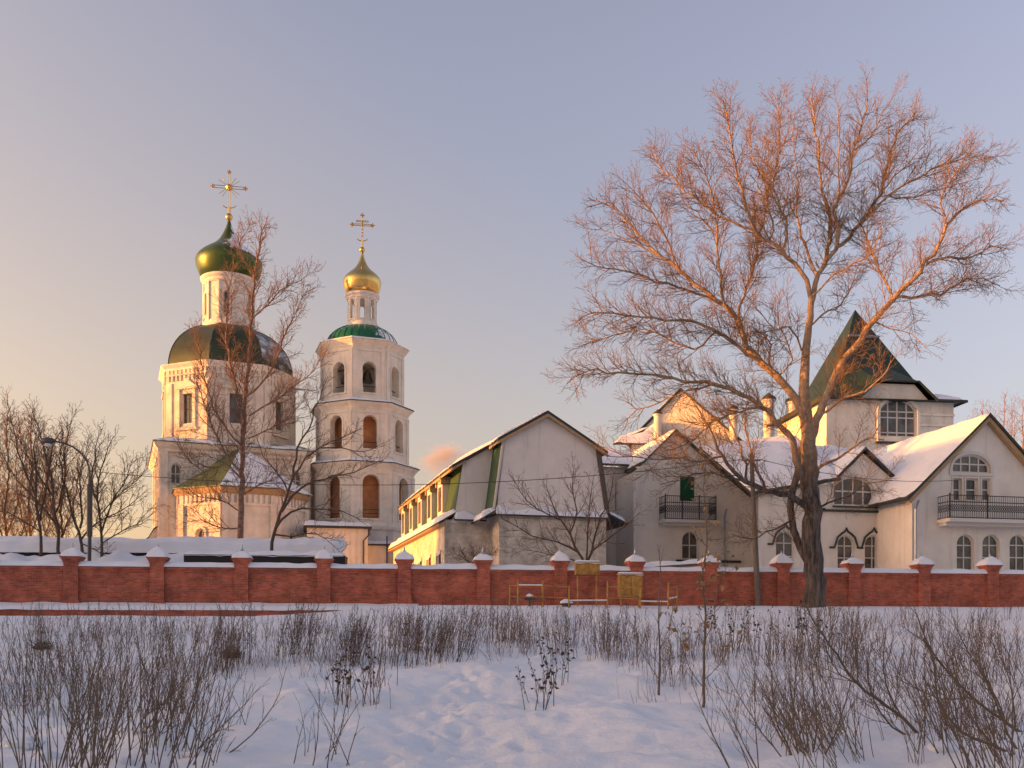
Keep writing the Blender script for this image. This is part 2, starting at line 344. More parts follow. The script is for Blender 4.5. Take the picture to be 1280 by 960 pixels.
def slab(b, pts, t):                          # roof sheet of thickness t above the polygon pts
    b.hexa(pts, [Vector(p)+Vector((0, 0, t)) for p in pts])

def lumpy(b, F, outline_pts, t, nu=24, nv=8, amp=0.35, seed=0, edge=0.25):
    amp *= 1.6; nu = int(nu*1.5)
    """snow layer on the quad (a, b, c, d): a-b the lower edge, d-c the upper edge; rounded edges, uneven thickness."""
    a, bb, c, d = [Vector(p) for p in outline_pts]; k = len(b.v)
    for j in range(nv+1):
        for i in range(nu+1):
            s_, q = i/nu, j/nv
            p = (a*(1-s_)+bb*s_)*(1-q)+(d*(1-s_)+c*s_)*q
            e = min(min(s_, 1-s_)*(bb-a).length, min(q, 1-q)*(d-a).length)/edge
            e = math.sqrt(max(0, 1-(1-min(e, 1))**2))
            h = t*e*(1+amp*noise.noise(Vector((p.x*.9+seed, p.y*.9, p.z*.9))))
            if q == 0: p = p+Vector((0, 0, -0.06-0.09*max(0, noise.noise(Vector((p.x*1.7+seed, p.y*1.7, 3))))))
            b.v.append(tuple(p+Vector((0, 0, h+0.004))))
    for j in range(nv):
        for i in range(nu):
            b.f.append((k+j*(nu+1)+i, k+j*(nu+1)+i+1, k+(j+1)*(nu+1)+i+1, k+(j+1)*(nu+1)+i))

# ------------------------------------------------------------------ ground
def sm(x, a, b): 
    t = min(1, max(0, (x-a)/(b-a))); return t*t*(3-2*t)
def wall_y(x): return 50.3+0.13*x
PS = [-6, 0, 4, 10, 20, 30, 39, 52, 90]; PZ = [3.02, 3.02, 2.80, 2.18, 1.18, 0.36, 0.0, -0.05, -0.4]
_fr = random.Random(3); STEPS = []
for k_ in range(34):                           # two lines of old footprints, half filled with new snow
    y_ = 10.2+.40*k_; STEPS.append((-1.3+.05*(y_-14)+.25*math.sin(y_*.5)+(.13 if k_ % 2 else -.13)+_fr.gauss(0, .05), y_+_fr.gauss(0, .05), _fr.uniform(.05, .12)))
    if k_ < 26: STEPS.append((-.2+.10*(y_-10)+(.14 if k_ % 2 else -.14)+_fr.gauss(0, .06), y_+.2+_fr.gauss(0, .06), _fr.uniform(.04, .10)))
def gz(x, y):
    s = wall_y(max(-45, min(60, x)))-y
    z = float(np.interp(s, PS, PZ))
    if s > -1: z -= 0.72*sm(-x, 3.5, 13)*math.exp(-max(0, s)/9.0)*min(1, max(0, s+1))
    if 0 < y < 60 and abs(x) < 60:
        amp = min(1.0, max(0.15, s/14.0)) if s > 0.8 else 0.12
        z += amp*(0.22*noise.noise(Vector((x*.33, y*.33, 0)))+0.19*noise.noise(Vector((x*.9, y*.9, 4)))+0.065*noise.noise(Vector((x*2.8, y*2.8, 9))))
        tr = math.exp(-((x+1.2-.05*(y-14))/1.1)**2)*sm(y, 8, 10)*(1-sm(y, 20, 27))   # trampled track
        if tr > .02: z -= tr*(.06+.26*max(0, noise.noise(Vector((x*2.0, y*1.5, 21)))+.05)-.07*noise.noise(Vector((x*4, y*4, 2))))
    if 9.5 < y < 24.5 and -4 < x < 3:
        for fx, fy, fd in STEPS:
            q = ((x-fx)/.13)**2+((y-fy)/.20)**2
            if q < 6: z += -fd*math.exp(-q)+fd*.28*math.exp(-(math.sqrt(q)-1.5)**2*3)
    if x < -42:                               # unseen rise added to cast shade over the foreground and convent wing
        crest = float(np.interp(y, [-160, -60, 0, 20, 35, 45, 53, 57, 64], [0, 9, 12.5, 14.5, 16.2, 22.0, 22.0, 3.6, 3.0]))
        crest += .35*noise.noise(Vector((y*.10, x*.05, 1)))
        z += max(0, crest-z)*sm(-x, 44, 75)*(1-sm(-x, 90, 170))
    return z
def axis(parts):
    out = []
    for a, b, st in parts: out += list(np.arange(a, b, st))
    return out+[parts[-1][1]]
xs = axis([(-3000, -400, 650), (-400, -180, 55), (-180, -44, 6), (-44, -27, 1.0), (-27, -5, 0.22), (-5, 3, 0.08), (3, 30, 0.22), (30, 60, 1.5), (60, 200, 20), (200, 3200, 600)])
ys = axis([(-500, -160, 60), (-160, -4, 8), (-4, 7, 0.8), (7, 10, 0.2), (10, 24, 0.09), (24, 30, 0.2), (30, 52, 0.3), (52, 64, 1.0), (64, 140, 4), (140, 400, 30), (400, 4200, 500)])
gv = [(x, y, gz(x, y)) for y in ys for x in xs]; nx = len(xs)
gf = [(j*nx+i, j*nx+i+1, (j+1)*nx+i+1, (j+1)*nx+i) for j in range(len(ys)-1) for i in range(nx-1)]
gme = bpy.data.meshes.new('snow_ground'); gme.from_pydata(gv, [], gf); gme.materials.append(M['snow'])
gme.polygons.foreach_set('use_smooth', [True]*len(gf))
go = bpy.data.objects.new('snow_ground', gme); COL.objects.link(go); go['kind'] = 'structure'

# ------------------------------------------------------------------ brick boundary wall
WPHI = math.degrees(math.atan(0.13)); WF = Frame((0, 50.3), WPHI)
KX = 1/math.cos(R(WPHI)); SP = 4.04*KX; U0 = -21.72*KX
fw_ = empty('brick_wall', WF.pt(0, 2.4, 0), 'long red brick boundary wall with snow along its top and brick pillars', 'wall')
ZB, ZT = 2.2, 4.82
def wall_local(mb, m, name, parent, smooth=False):  # bricks are mapped in the wall's own axes
    inv = Matrix.Rotation(-R(WPHI), 4, 'Z'); b0 = BASE[fw_]
    me = bpy.data.meshes.new(name)
    me.from_pydata([tuple(inv@(Vector(p)-b0)) for p in mb.v], [], mb.f); me.materials.append(m)
    if smooth: me.polygons.foreach_set('use_smooth', [True]*len(mb.f))
    o = bpy.data.objects.new(name, me); COL.objects.link(o); o.parent = parent; BASE[o] = b0
    if parent is fw_: o.rotation_euler = (0, 0, R(WPHI))
    return o
for k in range(-1, 14):
    u = U0+SP*k
    # panel between this pillar and the next
    if k < 13:
        b = MB(); a0, a1 = u+.345, u+SP-.345
        b.box(WF, a0, a1, ZB, ZT-.22, -.16, .16); b.box(WF, a0, a1, ZT-.22, ZT-.11, -.20, .20); b.box(WF, a0, a1, ZT-.11, ZT, -.26, .26)
        b.box(WF, a0, a1, ZB, 3.28, .16, .22)
        pn = wall_local(b, M['brick'], 'panel', fw_)
        s = MB(); kk = len(s.v); NU, NV = 26, 6
        for j in range(NV+1):
            for i in range(NU+1):
                uu = a0-.02+(a1-a0+.04)*i/NU; q = -1+2*j/NV
                e = math.sqrt(max(0, 1-q*q*.98)); h = (.31+.09*noise.noise(Vector((uu*1.1, k*3.1, 0))))*e
                p = WF.pt(uu, ZT-.02+h, q*(.33+.03*noise.noise(Vector((uu*2, k, 5)))))
                s.v.append(tuple(p))
        s.f += [(kk+j*(NU+1)+i, kk+(j+1)*(NU+1)+i, kk+(j+1)*(NU+1)+i+1, kk+j*(NU+1)+i+1) for j in range(NV) for i in range(NU)]
        wall_local(s, M['roof_snow'], 'snow_ridge', pn, True)
    b = MB()
    b.box(WF, u-.34, u+.34, ZB, 5.02, -.34, .34)
    for i, (e, z0, z1) in enumerate(((.37, 5.02, 5.10), (.40, 5.10, 5.18), (.44, 5.18, 5.26), (.48, 5.26, 5.36))):
        b.box(WF, u-e, u+e, z0, z1, -e, e)
    b.box(WF, u-.38, u+.38, ZB, 3.2, .34, .39)
    pl = wall_local(b, M['brick'], 'pillar', fw_)
    s = MB(); kk = 0; N = 10; rr = random.Random(k)
    tilt = rr.uniform(-.05, .05)
    for j in range(N+1):
        for i in range(N+1):
            q1, q2 = -1+2*i/N, -1+2*j/N; m_ = max(abs(q1), abs(q2))
            h = (.36+.10*math.sin(k*2.3))*(1-m_**1.25)+.07*noise.noise(Vector((q1*1.5+k*7, q2*1.5, 0)))+tilt*q1*.6*(1-m_)
            if m_ == 1: h = -.04
            else: h = max(h+.08, .05)
            s.v.append(tuple(WF.pt(u+q1*(.50+.03*math.sin(k*1.7)), 5.36+h, q2*.51)))
    s.f += [(j*(N+1)+i, (j+1)*(N+1)+i, (j+1)*(N+1)+i+1, j*(N+1)+i+1) for j in range(N) for i in range(N)]
    wall_local(s, M['roof_snow'], 'snow_cap', pl, True)
    s = MB(); s.lathe(WF.pt(u, 0, 0), [(.20, 5.46), (.15, 5.62), (.06, 5.80), (.03, 5.97), (.004, 6.04)], 8)
    wall_local(s, M['zinc'], 'finial', pl)
# low brick plinth stepping out in front of the left half
b = MB(); uL, uR = U0-SP, -5.2
b.box(WF, uL, uR, 2.0, 2.74, .30, 1.05)
pn = wall_local(b, M['brick'], 'plinth', fw_)
s = MB(); NU, NV = 120, 6
for j in range(NV+1):
    for i in range(NU+1):
        uu = uL+(uR+.3-uL)*i/NU; q = j/NV
        h = .30*(1-.75*q)+.07*noise.noise(Vector((uu*.8, q*2, 7)))-(.16 if j == NV else 0)
        s.v.append(tuple(WF.pt(uu, 2.76+h, .30+q*.80)))
s.f += [(j*(NU+1)+i, (j+1)*(NU+1)+i, (j+1)*(NU+1)+i+1, j*(NU+1)+i+1)[::-1] for j in range(NV) for i in range(NU)]
wall_local(s, M['roof_snow'], 'snow_ledge', pn, True)

# ------------------------------------------------------------------ church
def onion(c, r, z0, zw, zt, neck):            # onion dome profile
    hz = zt-zw
    pr = [(r*.80, z0), (r*.90, z0+(zw-z0)*.35), (r*.975, z0+(zw-z0)*.72), (r, zw), (r*.975, zw+hz*.07), (r*.91, zw+hz*.14), (r*.80, zw+hz*.22), (r*.655, zw+hz*.30),
          (r*.51, zw+hz*.375), (r*.385, zw+hz*.455), (r*.28, zw+hz*.55), (r*.19, zw+hz*.67), (r*.115, zw+hz*.80), (neck*1.15, zw+hz*.92), (neck, zt)]
    b = MB(); b.lathe(c, pr, 40); return b
GZ = 2.9
CPHI = 22.5; CC = Vector((-29.2, 99.1, GZ))
ch = empty('orthodox_church', CC, 'white stone church with a big green dome and a green onion dome behind a tree', 'church')
C2 = CC.to_2d(); HW = 7.0; ZE = 19.3
b = MB()
qF = Frame(Frame(C2, CPHI).pt(0, 0, HW).to_2d(), CPHI); qL = Frame(Frame(C2, CPHI-90).pt(0, 0, HW).to_2d(), CPHI-90)
lw = [arch(u, v, 1.1, 2.6) for u in (-4.2, 0, 4.2) for v in (7.0, 12.6)]
b.wall(qL, [(-HW, GZ), (HW, GZ), (HW, ZE), (-HW, ZE)], lw, .35)
fwn = [arch(u, 15.6, .9, 1.9) for u in (-5.6, 5.6)]
b.wall(qF, [(-HW, GZ), (HW, GZ), (HW, ZE), (-HW, ZE)], fwn, .35)
for t in (90, 180):
    F = Frame(Frame(C2, CPHI+t).pt(0, 0, HW).to_2d(), CPHI+t); b.wall(F, [(-HW, GZ), (HW, GZ), (HW, ZE), (-HW, ZE)])
b.quad(*[Frame(C2, CPHI).pt(u, ZE, d) for u, d in ((-HW, HW), (HW, HW), (HW, -HW), (-HW, -HW))])
build('lower_walls', b, M['old_plaster'], ch)
for o_ in lw: window(ch, qL, o_, .32, (.5,), (.35, .7))
for o_ in fwn: window(ch, qF, o_, .32, (.5,), (.5,))
b = MB()
for F in (qF, qL):
    for u0 in (-HW, -2.6, 1.9, HW-.7): b.box(F, u0, u0+.7, GZ, ZE-.6, 0, .16)
for o_ in lw: surround(b, qL, o_, .2, .14)
build('pilasters', b, M['old_plaster'], ch)
b = MB(); S2 = math.sqrt(2)
b.lathe(C2, [((HW+.2)*S2, ZE-.75), ((HW+.2)*S2, ZE-.5), ((HW+.42)*S2, ZE-.3), ((HW+.55)*S2, ZE), ((HW+.55)*S2, ZE+.1)], 4, R(CPHI))
build('cornice', b, M['old_plaster'], ch)
b = MB(); b.lathe(C2, [((HW+.65)*S2, ZE+.1), ((HW+.65)*S2, ZE+.17), ((HW-.9)*S2, ZE+.85)], 4, R(CPHI)); build('skirt_roof', b, M['apse_roof'], ch)
# octagon
RO = 6.75; ZO = 27.6
def octa(c, phi, k, Rc): 
    ap = Rc*math.cos(R(22.5)); return Frame(Frame(c, phi+45*k).pt(0, 0, ap).to_2d(), phi+45*k)
wo = 2*RO*math.sin(R(22.5)); b = MB(); pil = MB(); fr = MB(); wins = []
for k in range(-4, 4):
    F = octa(C2, CPHI, k, RO)
    hole = rect(0, 21.9, 1.25, 2.9)
    b.wall(F, [(-wo/2, ZE), (wo/2, ZE), (wo/2, ZO), (-wo/2, ZO)], [hole], .4)
    wins.append((F, hole))
    for s_ in (-1, 1):
        pil.box(F, s_*(wo/2-.42)-.36, s_*(wo/2-.42)+.36, ZE+.3, ZO-1.7, 0, .13)
        pil.box(F, s_*.95-.14, s_*.95+.14, 21.5, 25.2, 0, .18)
    pil.box(F, -1.25, 1.25, 21.2, 21.5, 0, .25); pil.box(F, -1.25, 1.25, 25.2, 25.5, 0, .28)
    pil.prism(F, [(-1.1, 25.5), (1.1, 25.5), (.5, 25.9), (0, 26.25), (-.5, 25.9)], 0.002, .18)
    pil.box(F, -wo/2+.02, wo/2-.02, ZO-1.0, ZO-.85, 0, .16)
    nd = 10
    for i in range(nd):
        u = -wo/2+.35+(wo-.7)*i/(nd-1)
        fr.box(F, u-.16, u+.16, ZO-.85, ZO-.45, 0, .17); fr.box(F, u-.10, u+.10, ZO-1.5, ZO-1.0, 0, .14)
    build('frieze', fr, M['old_plaster'], ch); fr = MB()
build('octagon_walls', b, M['old_plaster'], ch); build('window_surrounds', pil, M['old_plaster'], ch)
for F, h in wins[2:7]: window(ch, F, h, .36, (.5,), (.5,), .08, m='timber')
b = MB(); b.lathe(C2, [(RO+.15, ZO-.45), (RO+.2, ZO-.25), (RO+.5, ZO), (RO+.55, ZO+.12), (RO-.2, ZO+.24)], 8, R(CPHI)); build('octagon_cornice', b, M['plaster'], ch)
b = MB(); RD = 6.55; HD = 5.2; prof = []
for i in range(13):
    a = R(90*i/12); prof.append((max(2.3, RD*math.cos(a)**.85) if i < 12 else 2.2, ZO+.2+HD*math.sin(a)))
b.lathe(C2, [p for p in prof if p[0] > 2.3]+[(2.3, ZO+.2+HD*1.01)], 8, R(CPHI)); dm = build('dome', b, M['dome_green_snowy'], ch, smooth=25)
b = MB()
for i in range(8):                            # standing seams over the dome ribs
    a = R(CPHI)+2*math.pi*(i+.5)/8
    b.tube([(C2.x+r*math.sin(a), C2.y-r*math.cos(a), z) for r, z in prof if r > 2.35], .05, 5)
build('rib', b, M['dome_green_snowy'], dm)
ZD0, ZD1 = 32.75, 37.6
b = MB(); n_ = 12; rd = 2.5; wd_ = 2*rd*math.sin(math.pi/n_); dw = []
for k in range(n_):
    F = Frame(Frame(C2, 10+30*k).pt(0, 0, rd*math.cos(math.pi/n_)).to_2d(), 10+30*k)
    hs_ = [arch(0, ZD0+1.0, .58, 2.3)] if k % 2 == 0 else []
    b.wall(F, [(-wd_/2, ZD0-.4), (wd_/2, ZD0-.4), (wd_/2, ZD1), (-wd_/2, ZD1)], hs_, .3)
    if hs_: dw.append((F, hs_[0]))
build('drum', b, M['plaster'], ch)
b = MB()
for F, h in dw: surround(b, F, h, .16, .1); b.box(F, -.75, -.55, ZD0, ZD1-.5, 0, .1); b.box(F, .55, .75, ZD0, ZD1-.5, 0, .1)
b.lathe(C2, [(rd+.02, ZD1-.55), (rd+.12, ZD1-.4), (rd+.1, ZD1-.2), (rd+.32, ZD1), (rd+.36, ZD1+.2), (rd, ZD1+.3)], 32)
b.lathe(C2, [(rd+.35, ZD0-.3), (rd+.3, ZD0), (rd+.1, ZD0+.35), (rd, ZD0+.5)], 32)
build('drum_mouldings', b, M['plaster'], ch, smooth=30)
for F, h in dw: window(ch, F, h, .28, (), (.5,), .06)
build('onion_dome', onion(C2, 3.36, ZD1+.2, 39.65, 44.1, .17), M['onion_green'], ch, smooth=True)
b = MB(); b.lathe(C2, [(.05, 44.0), (.25, 44.12), (.36, 44.35), (.36, 44.5), (.25, 44.72), (.06, 44.85)], 16); build('orb', b, M['gold'], ch, smooth=True)
def cross(c, phi, z0, z1, arm, zarm, kind):
    F = Frame(c, phi); b = MB(); t = .06 if kind == 'rays' else .065
    def bar(u0, v0, u1, v1, r): b.tube([F.pt(u0, v0), F.pt(u1, v1)], r, 6)
    g = .13 if kind == 'rays' else .08
    for s_ in (-g, g): bar(s_, z0, s_, z1-.15, t*.62); 
    bar(0, z0-.3, 0, z0+.6, t*1.3)
    for s_ in (-g, g): bar(-arm, zarm+s_, arm, zarm+s_, t*.62)
    def bud(u, v): 
        p = F.pt(u, v); b.lathe((p.x, p.y), [(.01, v-.09), (.075, v-.045), (.10, v), (.075, v+.045), (.01, v+.09)], 8)
    for u, v in ((-arm, zarm), (arm, zarm), (0, z1-.1)):
        bud(u, v)
        for du, dv in ((.16, .0), (-.16, 0), (0, .2), (0, -.2)): bud(u+du, v+dv*.8)
    for i in range(13):                       # crescent
        a0, a1 = R(200+140*i/13), R(200+140*(i+1)/13); rr_ = .62 if kind == 'rays' else .48; zc = z0+.95
        bar(rr_*math.cos(a0)*1.2, zc+rr_*math.sin(a0)*.8, rr_*math.cos(a1)*1.2, zc+rr_*math.sin(a1)*.8, t*.8)
    if kind == 'rays':
        for a in (35, 55, 125, 145, 215, 235, 305, 325): bar(0, zarm, 1.25*math.cos(R(a)), zarm+1.25*math.sin(R(a)), t*.5)
        b.lathe(F.pt(0, 0).to_2d(), [(.05, zarm-.36), (.30, zarm-.2), (.36, zarm), (.30, zarm+.2), (.05, zarm+.36)], 12)
    else:
        for s_ in (-g*.8, g*.8): bar(-arm*.52, z1-.72+s_, arm*.52, z1-.72+s_, t*.6)
        bud(-arm*.55, z1-.72); bud(arm*.55, z1-.72); bud(0, zarm); bud(0, z1-.72)
        for i in range(5): bud(0, z0+1.1+i*.34)
    return b
build('cross', cross(C2, CPHI-12, 44.9, 49.2, 1.65, 47.5, 'rays'), M['gold'], ch)
# apse: half an octagon on the front
A2 = Frame(C2, CPHI).pt(0.4, 0, HW+.2).to_2d(); RA = 6.3; ZA = 14.6
wa = 2*RA*math.sin(R(22.5)); b = MB(); pil = MB(); aw = []
for k in (-2, -1, 0, 1, 2):
    F = octa(A2, CPHI, k, RA)
    hs_ = [arch(0, 8.0, 1.0, 3.0)] if k in (-1, 1) else []
    b.wall(F, [(-wa/2, GZ), (wa/2, GZ), (wa/2, ZA), (-wa/2, ZA)], hs_, .35)
    for h in hs_: aw.append((F, h)); surround(pil, F, h, .22, .14)
    for s_ in (-1, 1): pil.box(F, s_*(wa/2-.3)-.26, s_*(wa/2-.3)+.26, GZ, ZA-1.3, 0, .2)
    for i in range(9):
        u = -wa/2+.4+(wa-.8)*i/8; pil.box(F, u-.13, u+.13, ZA-1.3, ZA-.5, 0, .15)
    pil.box(F, -wa/2+.01, wa/2-.01, ZA-1.5, ZA-1.3, 0, .17)
build('apse_walls', b, M['old_plaster'], ch); build('apse_pilasters', pil, M['old_plaster'], ch)
for F, h in aw: window(ch, F, h, .32, (.5,), (.35, .7))
b = MB(); F = octa(A2, CPHI, 0, RA); b.prism(F, arch(-.1, 5.2, 1.3, 3.2), .01, .08); build('icon', b, M['icon'], ch, label='arched painted icon on the apse wall')
b = MB(); b.lathe(A2, [(RA+.1, ZA-.45), (RA+.4, ZA-.05), (RA+.45, ZA+.08)], 8, R(CPHI)); build('apse_cornice', b, M['soffit'], ch)
b = MB(); b.lathe(A2, [(RA+.6, ZA+.06), (RA+.6, ZA+.15), (RA*.62, ZA+2.1), (RA*.30, ZA+3.7), (.1, ZA+4.8)], 8, R(CPHI)); build('apse_roof', b, M['apse_roof'], ch)
# lean-to with a stepped scroll edge on the far left side
b = MB(); ol_ = [(-HW-2.9, GZ), (-HW-.003, GZ), (-HW-.003, 11.6), (-HW-.5, 11.3), (-HW-1.0, 10.4), (-HW-1.7, 9.9), (-HW-2.2, 9.0), (-HW-2.9, 8.6)]
b.prism(qF, ol_, -6.5, -1.2); build('side_porch', b, M['old_plaster'], ch)
b = MB()
for (ua_, za_), (ub_, zb_) in zip(ol_[2:-1], ol_[3:]):
    b.hexa([qF.pt(ua_, za_+.004, -6.6), qF.pt(ub_, zb_+.004, -6.6), qF.pt(ub_, zb_+.004, -1.05), qF.pt(ua_, za_+.004, -1.05)], [qF.pt(ua_, za_+.15, -6.6), qF.pt(ub_, zb_+.15, -6.6), qF.pt(ub_, zb_+.15, -1.05), qF.pt(ua_, za_+.15, -1.05)])
build('porch_roof', b, M['dark_trim'], ch)

# ------------------------------------------------------------------ bell tower
TPHI = 19.0; TC = Vector((-15.6, 100.0, GZ)); T2 = TC.to_2d()
bt = empty('bell_tower', TC, 'white octagonal bell tower with open arches, a green roof and a small golden onion dome', 'bell tower')
tiers = [(5.45, 12.2, 18.35, 1.75, 4.35, 12.9), (4.85, 18.35, 24.45, 1.45, 3.35, 19.9), (4.35, 24.45, 30.75, 1.4, 3.1, 25.6)]
for ti, (rt, z0, z1, aw_, ah, av) in enumerate(tiers):
    wt = 2*rt*math.sin(R(22.5)); b = MB(); tr = MB()
    for k in range(-4, 4):
        F = octa(T2, TPHI, k, rt); h = arch(0, av, aw_, ah, 14)
        b.wall(F, [(-wt/2, z0), (wt/2, z0), (wt/2, z1), (-wt/2, z1)], [h], thick=.75)
        ho = arch(0, av, aw_+.5, ah+.28, 14)
        surround(tr, F, h, .17, .07)
        for s_ in (-1, 1): tr.box(F, s_*(wt/2-.24)-.2, s_*(wt/2-.24)+.2, z0+.1, z1-.85, 0, .08)
        tr.box(F, -wt/2, wt/2, z1-1.0, z1-.85, 0, .1)
        tr.box(F, -aw_/2-.2, aw_/2+.2, av-.16, av-.02, 0, .14)
        if ti == 0: 
            rl = MB()
    fl = MB(); fl.lathe(T2, [(rt-.4, z0+.02), (rt-.4, z0+.3)], 8, R(TPHI))
    w_ = build('tier_wall', b, M['plaster'], bt); build('floor', fl, M['plaster'], w_); build('mouldings', tr, M['plaster'], w_)
    cb = MB(); cb.lathe(T2, [(rt+.06, z1-.55), (rt+.12, z1-.4), (rt+.42, z1-.12), (rt+.5, z1), (rt+.5, z1+.07)], 8, R(TPHI)); build('cornice', cb, M['plaster'], bt)
    lg = MB(); nr = tiers[ti+1][0] if ti < 2 else 3.75
    lg.lathe(T2, [(rt+.62, z1+.05), (rt+.64, z1+.11), (nr+.02, z1+.42)], 8, R(TPHI)); build('ledge_roof', lg, M['green_dark'] if ti < 2 else M['plaster'], bt)
    sn = MB(); sn.lathe(T2, [(rt+.50, z1+.13), (rt+.3, z1+.30), (nr+.03, z1+.55)], 8, R(TPHI)); build('ledge_snow', sn, M['roof_snow'], bt)
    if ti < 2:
        ic = MB(); ic.lathe(T2, [(rt-1.9, z0+.3), (rt-1.9, z1-.1)], 8, R(TPHI)); build('arch_glow_core', ic, M['arch_glow'], bt)  # core added behind the lower arches, coloured to stand in for sun glow
    rb = MB()
    for k in range(-4, 4):                    # iron rails across the openings
        F = octa(T2, TPHI, k, rt)
        for q in ((.5, .9) if ti == 0 else (.7,)): rb.box(F, -aw_/2, aw_/2, av+q-.03, av+q+.03, -.45, -.39)
    build('rails', rb, M['iron'], bt)
b = MB(); b.lathe(T2, [(5.7, GZ), (5.7, 11.6), (5.95, 11.8), (6.0, 12.1), (5.5, 12.4)], 8, R(TPHI)); build('base', b, M['plaster'], bt)
b = MB(); RD2, HD2 = 3.75, 2.35; prof = []
for i in range(11): prof.append((max(1.5, RD2*math.cos(R(90*i/10))**.9), 31.0+HD2*math.sin(R(90*i/10))))
b.lathe(T2, prof, 32, R(TPHI)); dm = build('dome_roof', b, M['tower_dome'], bt, smooth=True)
b = MB()
for i in range(32):
    a = R(TPHI)+2*math.pi*(i+.5)/32; b.tube([(T2.x+(r+.01)*math.sin(a), T2.y-(r+.01)*math.cos(a), z+.01) for r, z in prof if r > 1.52], .045, 4)
build('seams', b, M['tower_dome'], dm)
b = MB(); n_ = 8; rd = 1.55; wd_ = 2*rd*math.sin(math.pi/n_); dr = []
for k in range(n_):
    F = octa(T2, TPHI-9, k, rd); h = arch(0, 33.9, .48, 2.05)
    b.wall(F, [(-wd_/2, 33.0), (wd_/2, 33.0), (wd_/2, 36.55), (-wd_/2, 36.55)], [h], thick=.25); dr.append((F, h))
d_ = build('drum', b, M['plaster'], bt)
b = MB()
for F, h in dr: surround(b, F, h, .1, .06)
b.lathe(T2, [(1.56, 36.0), (1.62, 36.1), (1.62, 36.25), (1.78, 36.4), (1.8, 36.6), (1.5, 36.65)], 24); b.lathe(T2, [(1.85, 33.1), (1.8, 33.35), (1.6, 33.6)], 24)
build('drum_mouldings', b, M['plaster'], d_, smooth=30)
build('onion_dome', onion(T2, 1.98, 36.6, 38.0, 41.2, .12), M['gold_onion'], bt, smooth=True)
b = MB(); b.lathe(T2, [(.04, 41.1), (.2, 41.18), (.28, 41.36), (.28, 41.46), (.2, 41.62), (.04, 41.72)], 16); build('orb', b, M['gold'], bt, smooth=True)
build('cross', cross(T2, TPHI-12, 41.75, 45.1, 1.05, 44.0, 'bars'), M['gold'], bt)
b = MB()
def pipe(mb, pts, r=.06): mb.tube(pts, r, 6)
F = octa(T2, TPHI, 0, 5.7)
pipe(b, [F.pt(-2.0, 11.6, .5), F.pt(-2.0, 11.2, .15), F.pt(-2.0, 4, .15)]); build('drainpipe', b, M['steel'], bt)
bells = [(-.9, 27.55, .55, 'large bronze bell hanging in the upper left arch of the bell tower'), (0.55, 27.65, .62, 'largest bronze bell hanging in the upper middle arch of the bell tower')]
for i, (off, zb, rb_, lb) in enumerate(bells):
    F = octa(T2, TPHI, -1 if i == 0 else 0, 4.35); p = F.pt(0, 0, -1.15)
    b = MB(); b.lathe((p.x, p.y), [(rb_, zb-.75), (rb_*.93, zb-.68), (rb_*.72, zb-.3), (rb_*.6, zb+.1), (rb_*.45, zb+.3), (.12, zb+.38), (.06, zb+.6)], 20)
    o = build('bell', b, M['bronze'], None, base=(p.x, p.y, zb-.75), smooth=30); tag(o, lb, 'bell', 'bells in the bell tower')
    bm_ = MB(); bm_.box(F, -1.6, 1.6, zb+.55, zb+.75, -1.25, -1.05); build('bell_beam', bm_, M['timber'], bt)
# small buildings at the tower's foot
F = Frame(at(424, 700, 88).to_2d(), 12)
an = empty('tower_annex', F.pt(0, GZ, 0), 'low white annex with a dark flat roof at the foot of the bell tower', 'annex')
b = MB(); b.box(F, -2.9, 2.6, GZ, 11.1, -6, 0); build('walls', b, M['plaster'], an)
b = MB(); b.box(F, -3.2, 2.95, 11.1, 11.3, -6.3, .4); build('roof', b, M['dark_trim'], an)
b = MB(); lumpy(b, F, [F.pt(-3.2, 11.3, .4), F.pt(2.95, 11.3, .4), F.pt(2.95, 11.6, -6.3), F.pt(-3.2, 11.6, -6.3)], .4); build('roof_snow', b, M['roof_snow'], an, smooth=True)
b = MB(); pipe(b, [F.pt(2.7, 11.0, .5), F.pt(2.75, 10.6, .3), F.pt(2.2, 10.0, .15), F.pt(2.2, 3.5, .15)], .08); build('drainpipe', b, M['steel'], an)
b = MB(); b.box(F, -1.0, 0.1, 5.2, 7.2, 0, .08); build('shutter', b, M['panel_grey'], an)
F = Frame(at(470, 700, 90).to_2d(), 14)
an = empty('garden_shed', F.pt(0, GZ, 0), 'low white outbuilding with a thin snowy roof beside the mansard house', 'outbuilding')
b = MB(); b.box(F, -2.7, 4.5, GZ, 9.7, -5, 0); build('walls', b, M['plaster'], an)
b = MB(); b.box(F, -2.8, 4.7, 9.7, 9.85, -5.2, .3); build('roof', b, M['dark_trim'], an)
b = MB(); lumpy(b, F, [F.pt(-2.8, 9.85, .3), F.pt(4.7, 9.85, .3), F.pt(4.7, 10.0, -5.2), F.pt(-2.8, 10.0, -5.2)], .3, seed=4); build('roof_snow', b, M['roof_snow'], an, smooth=True)
b = MB(); pipe(b, [F.pt(1.0, 3, .2), F.pt(1.0, 10.6, .2)], .07); build('vent_pipe', b, M['steel'], an)

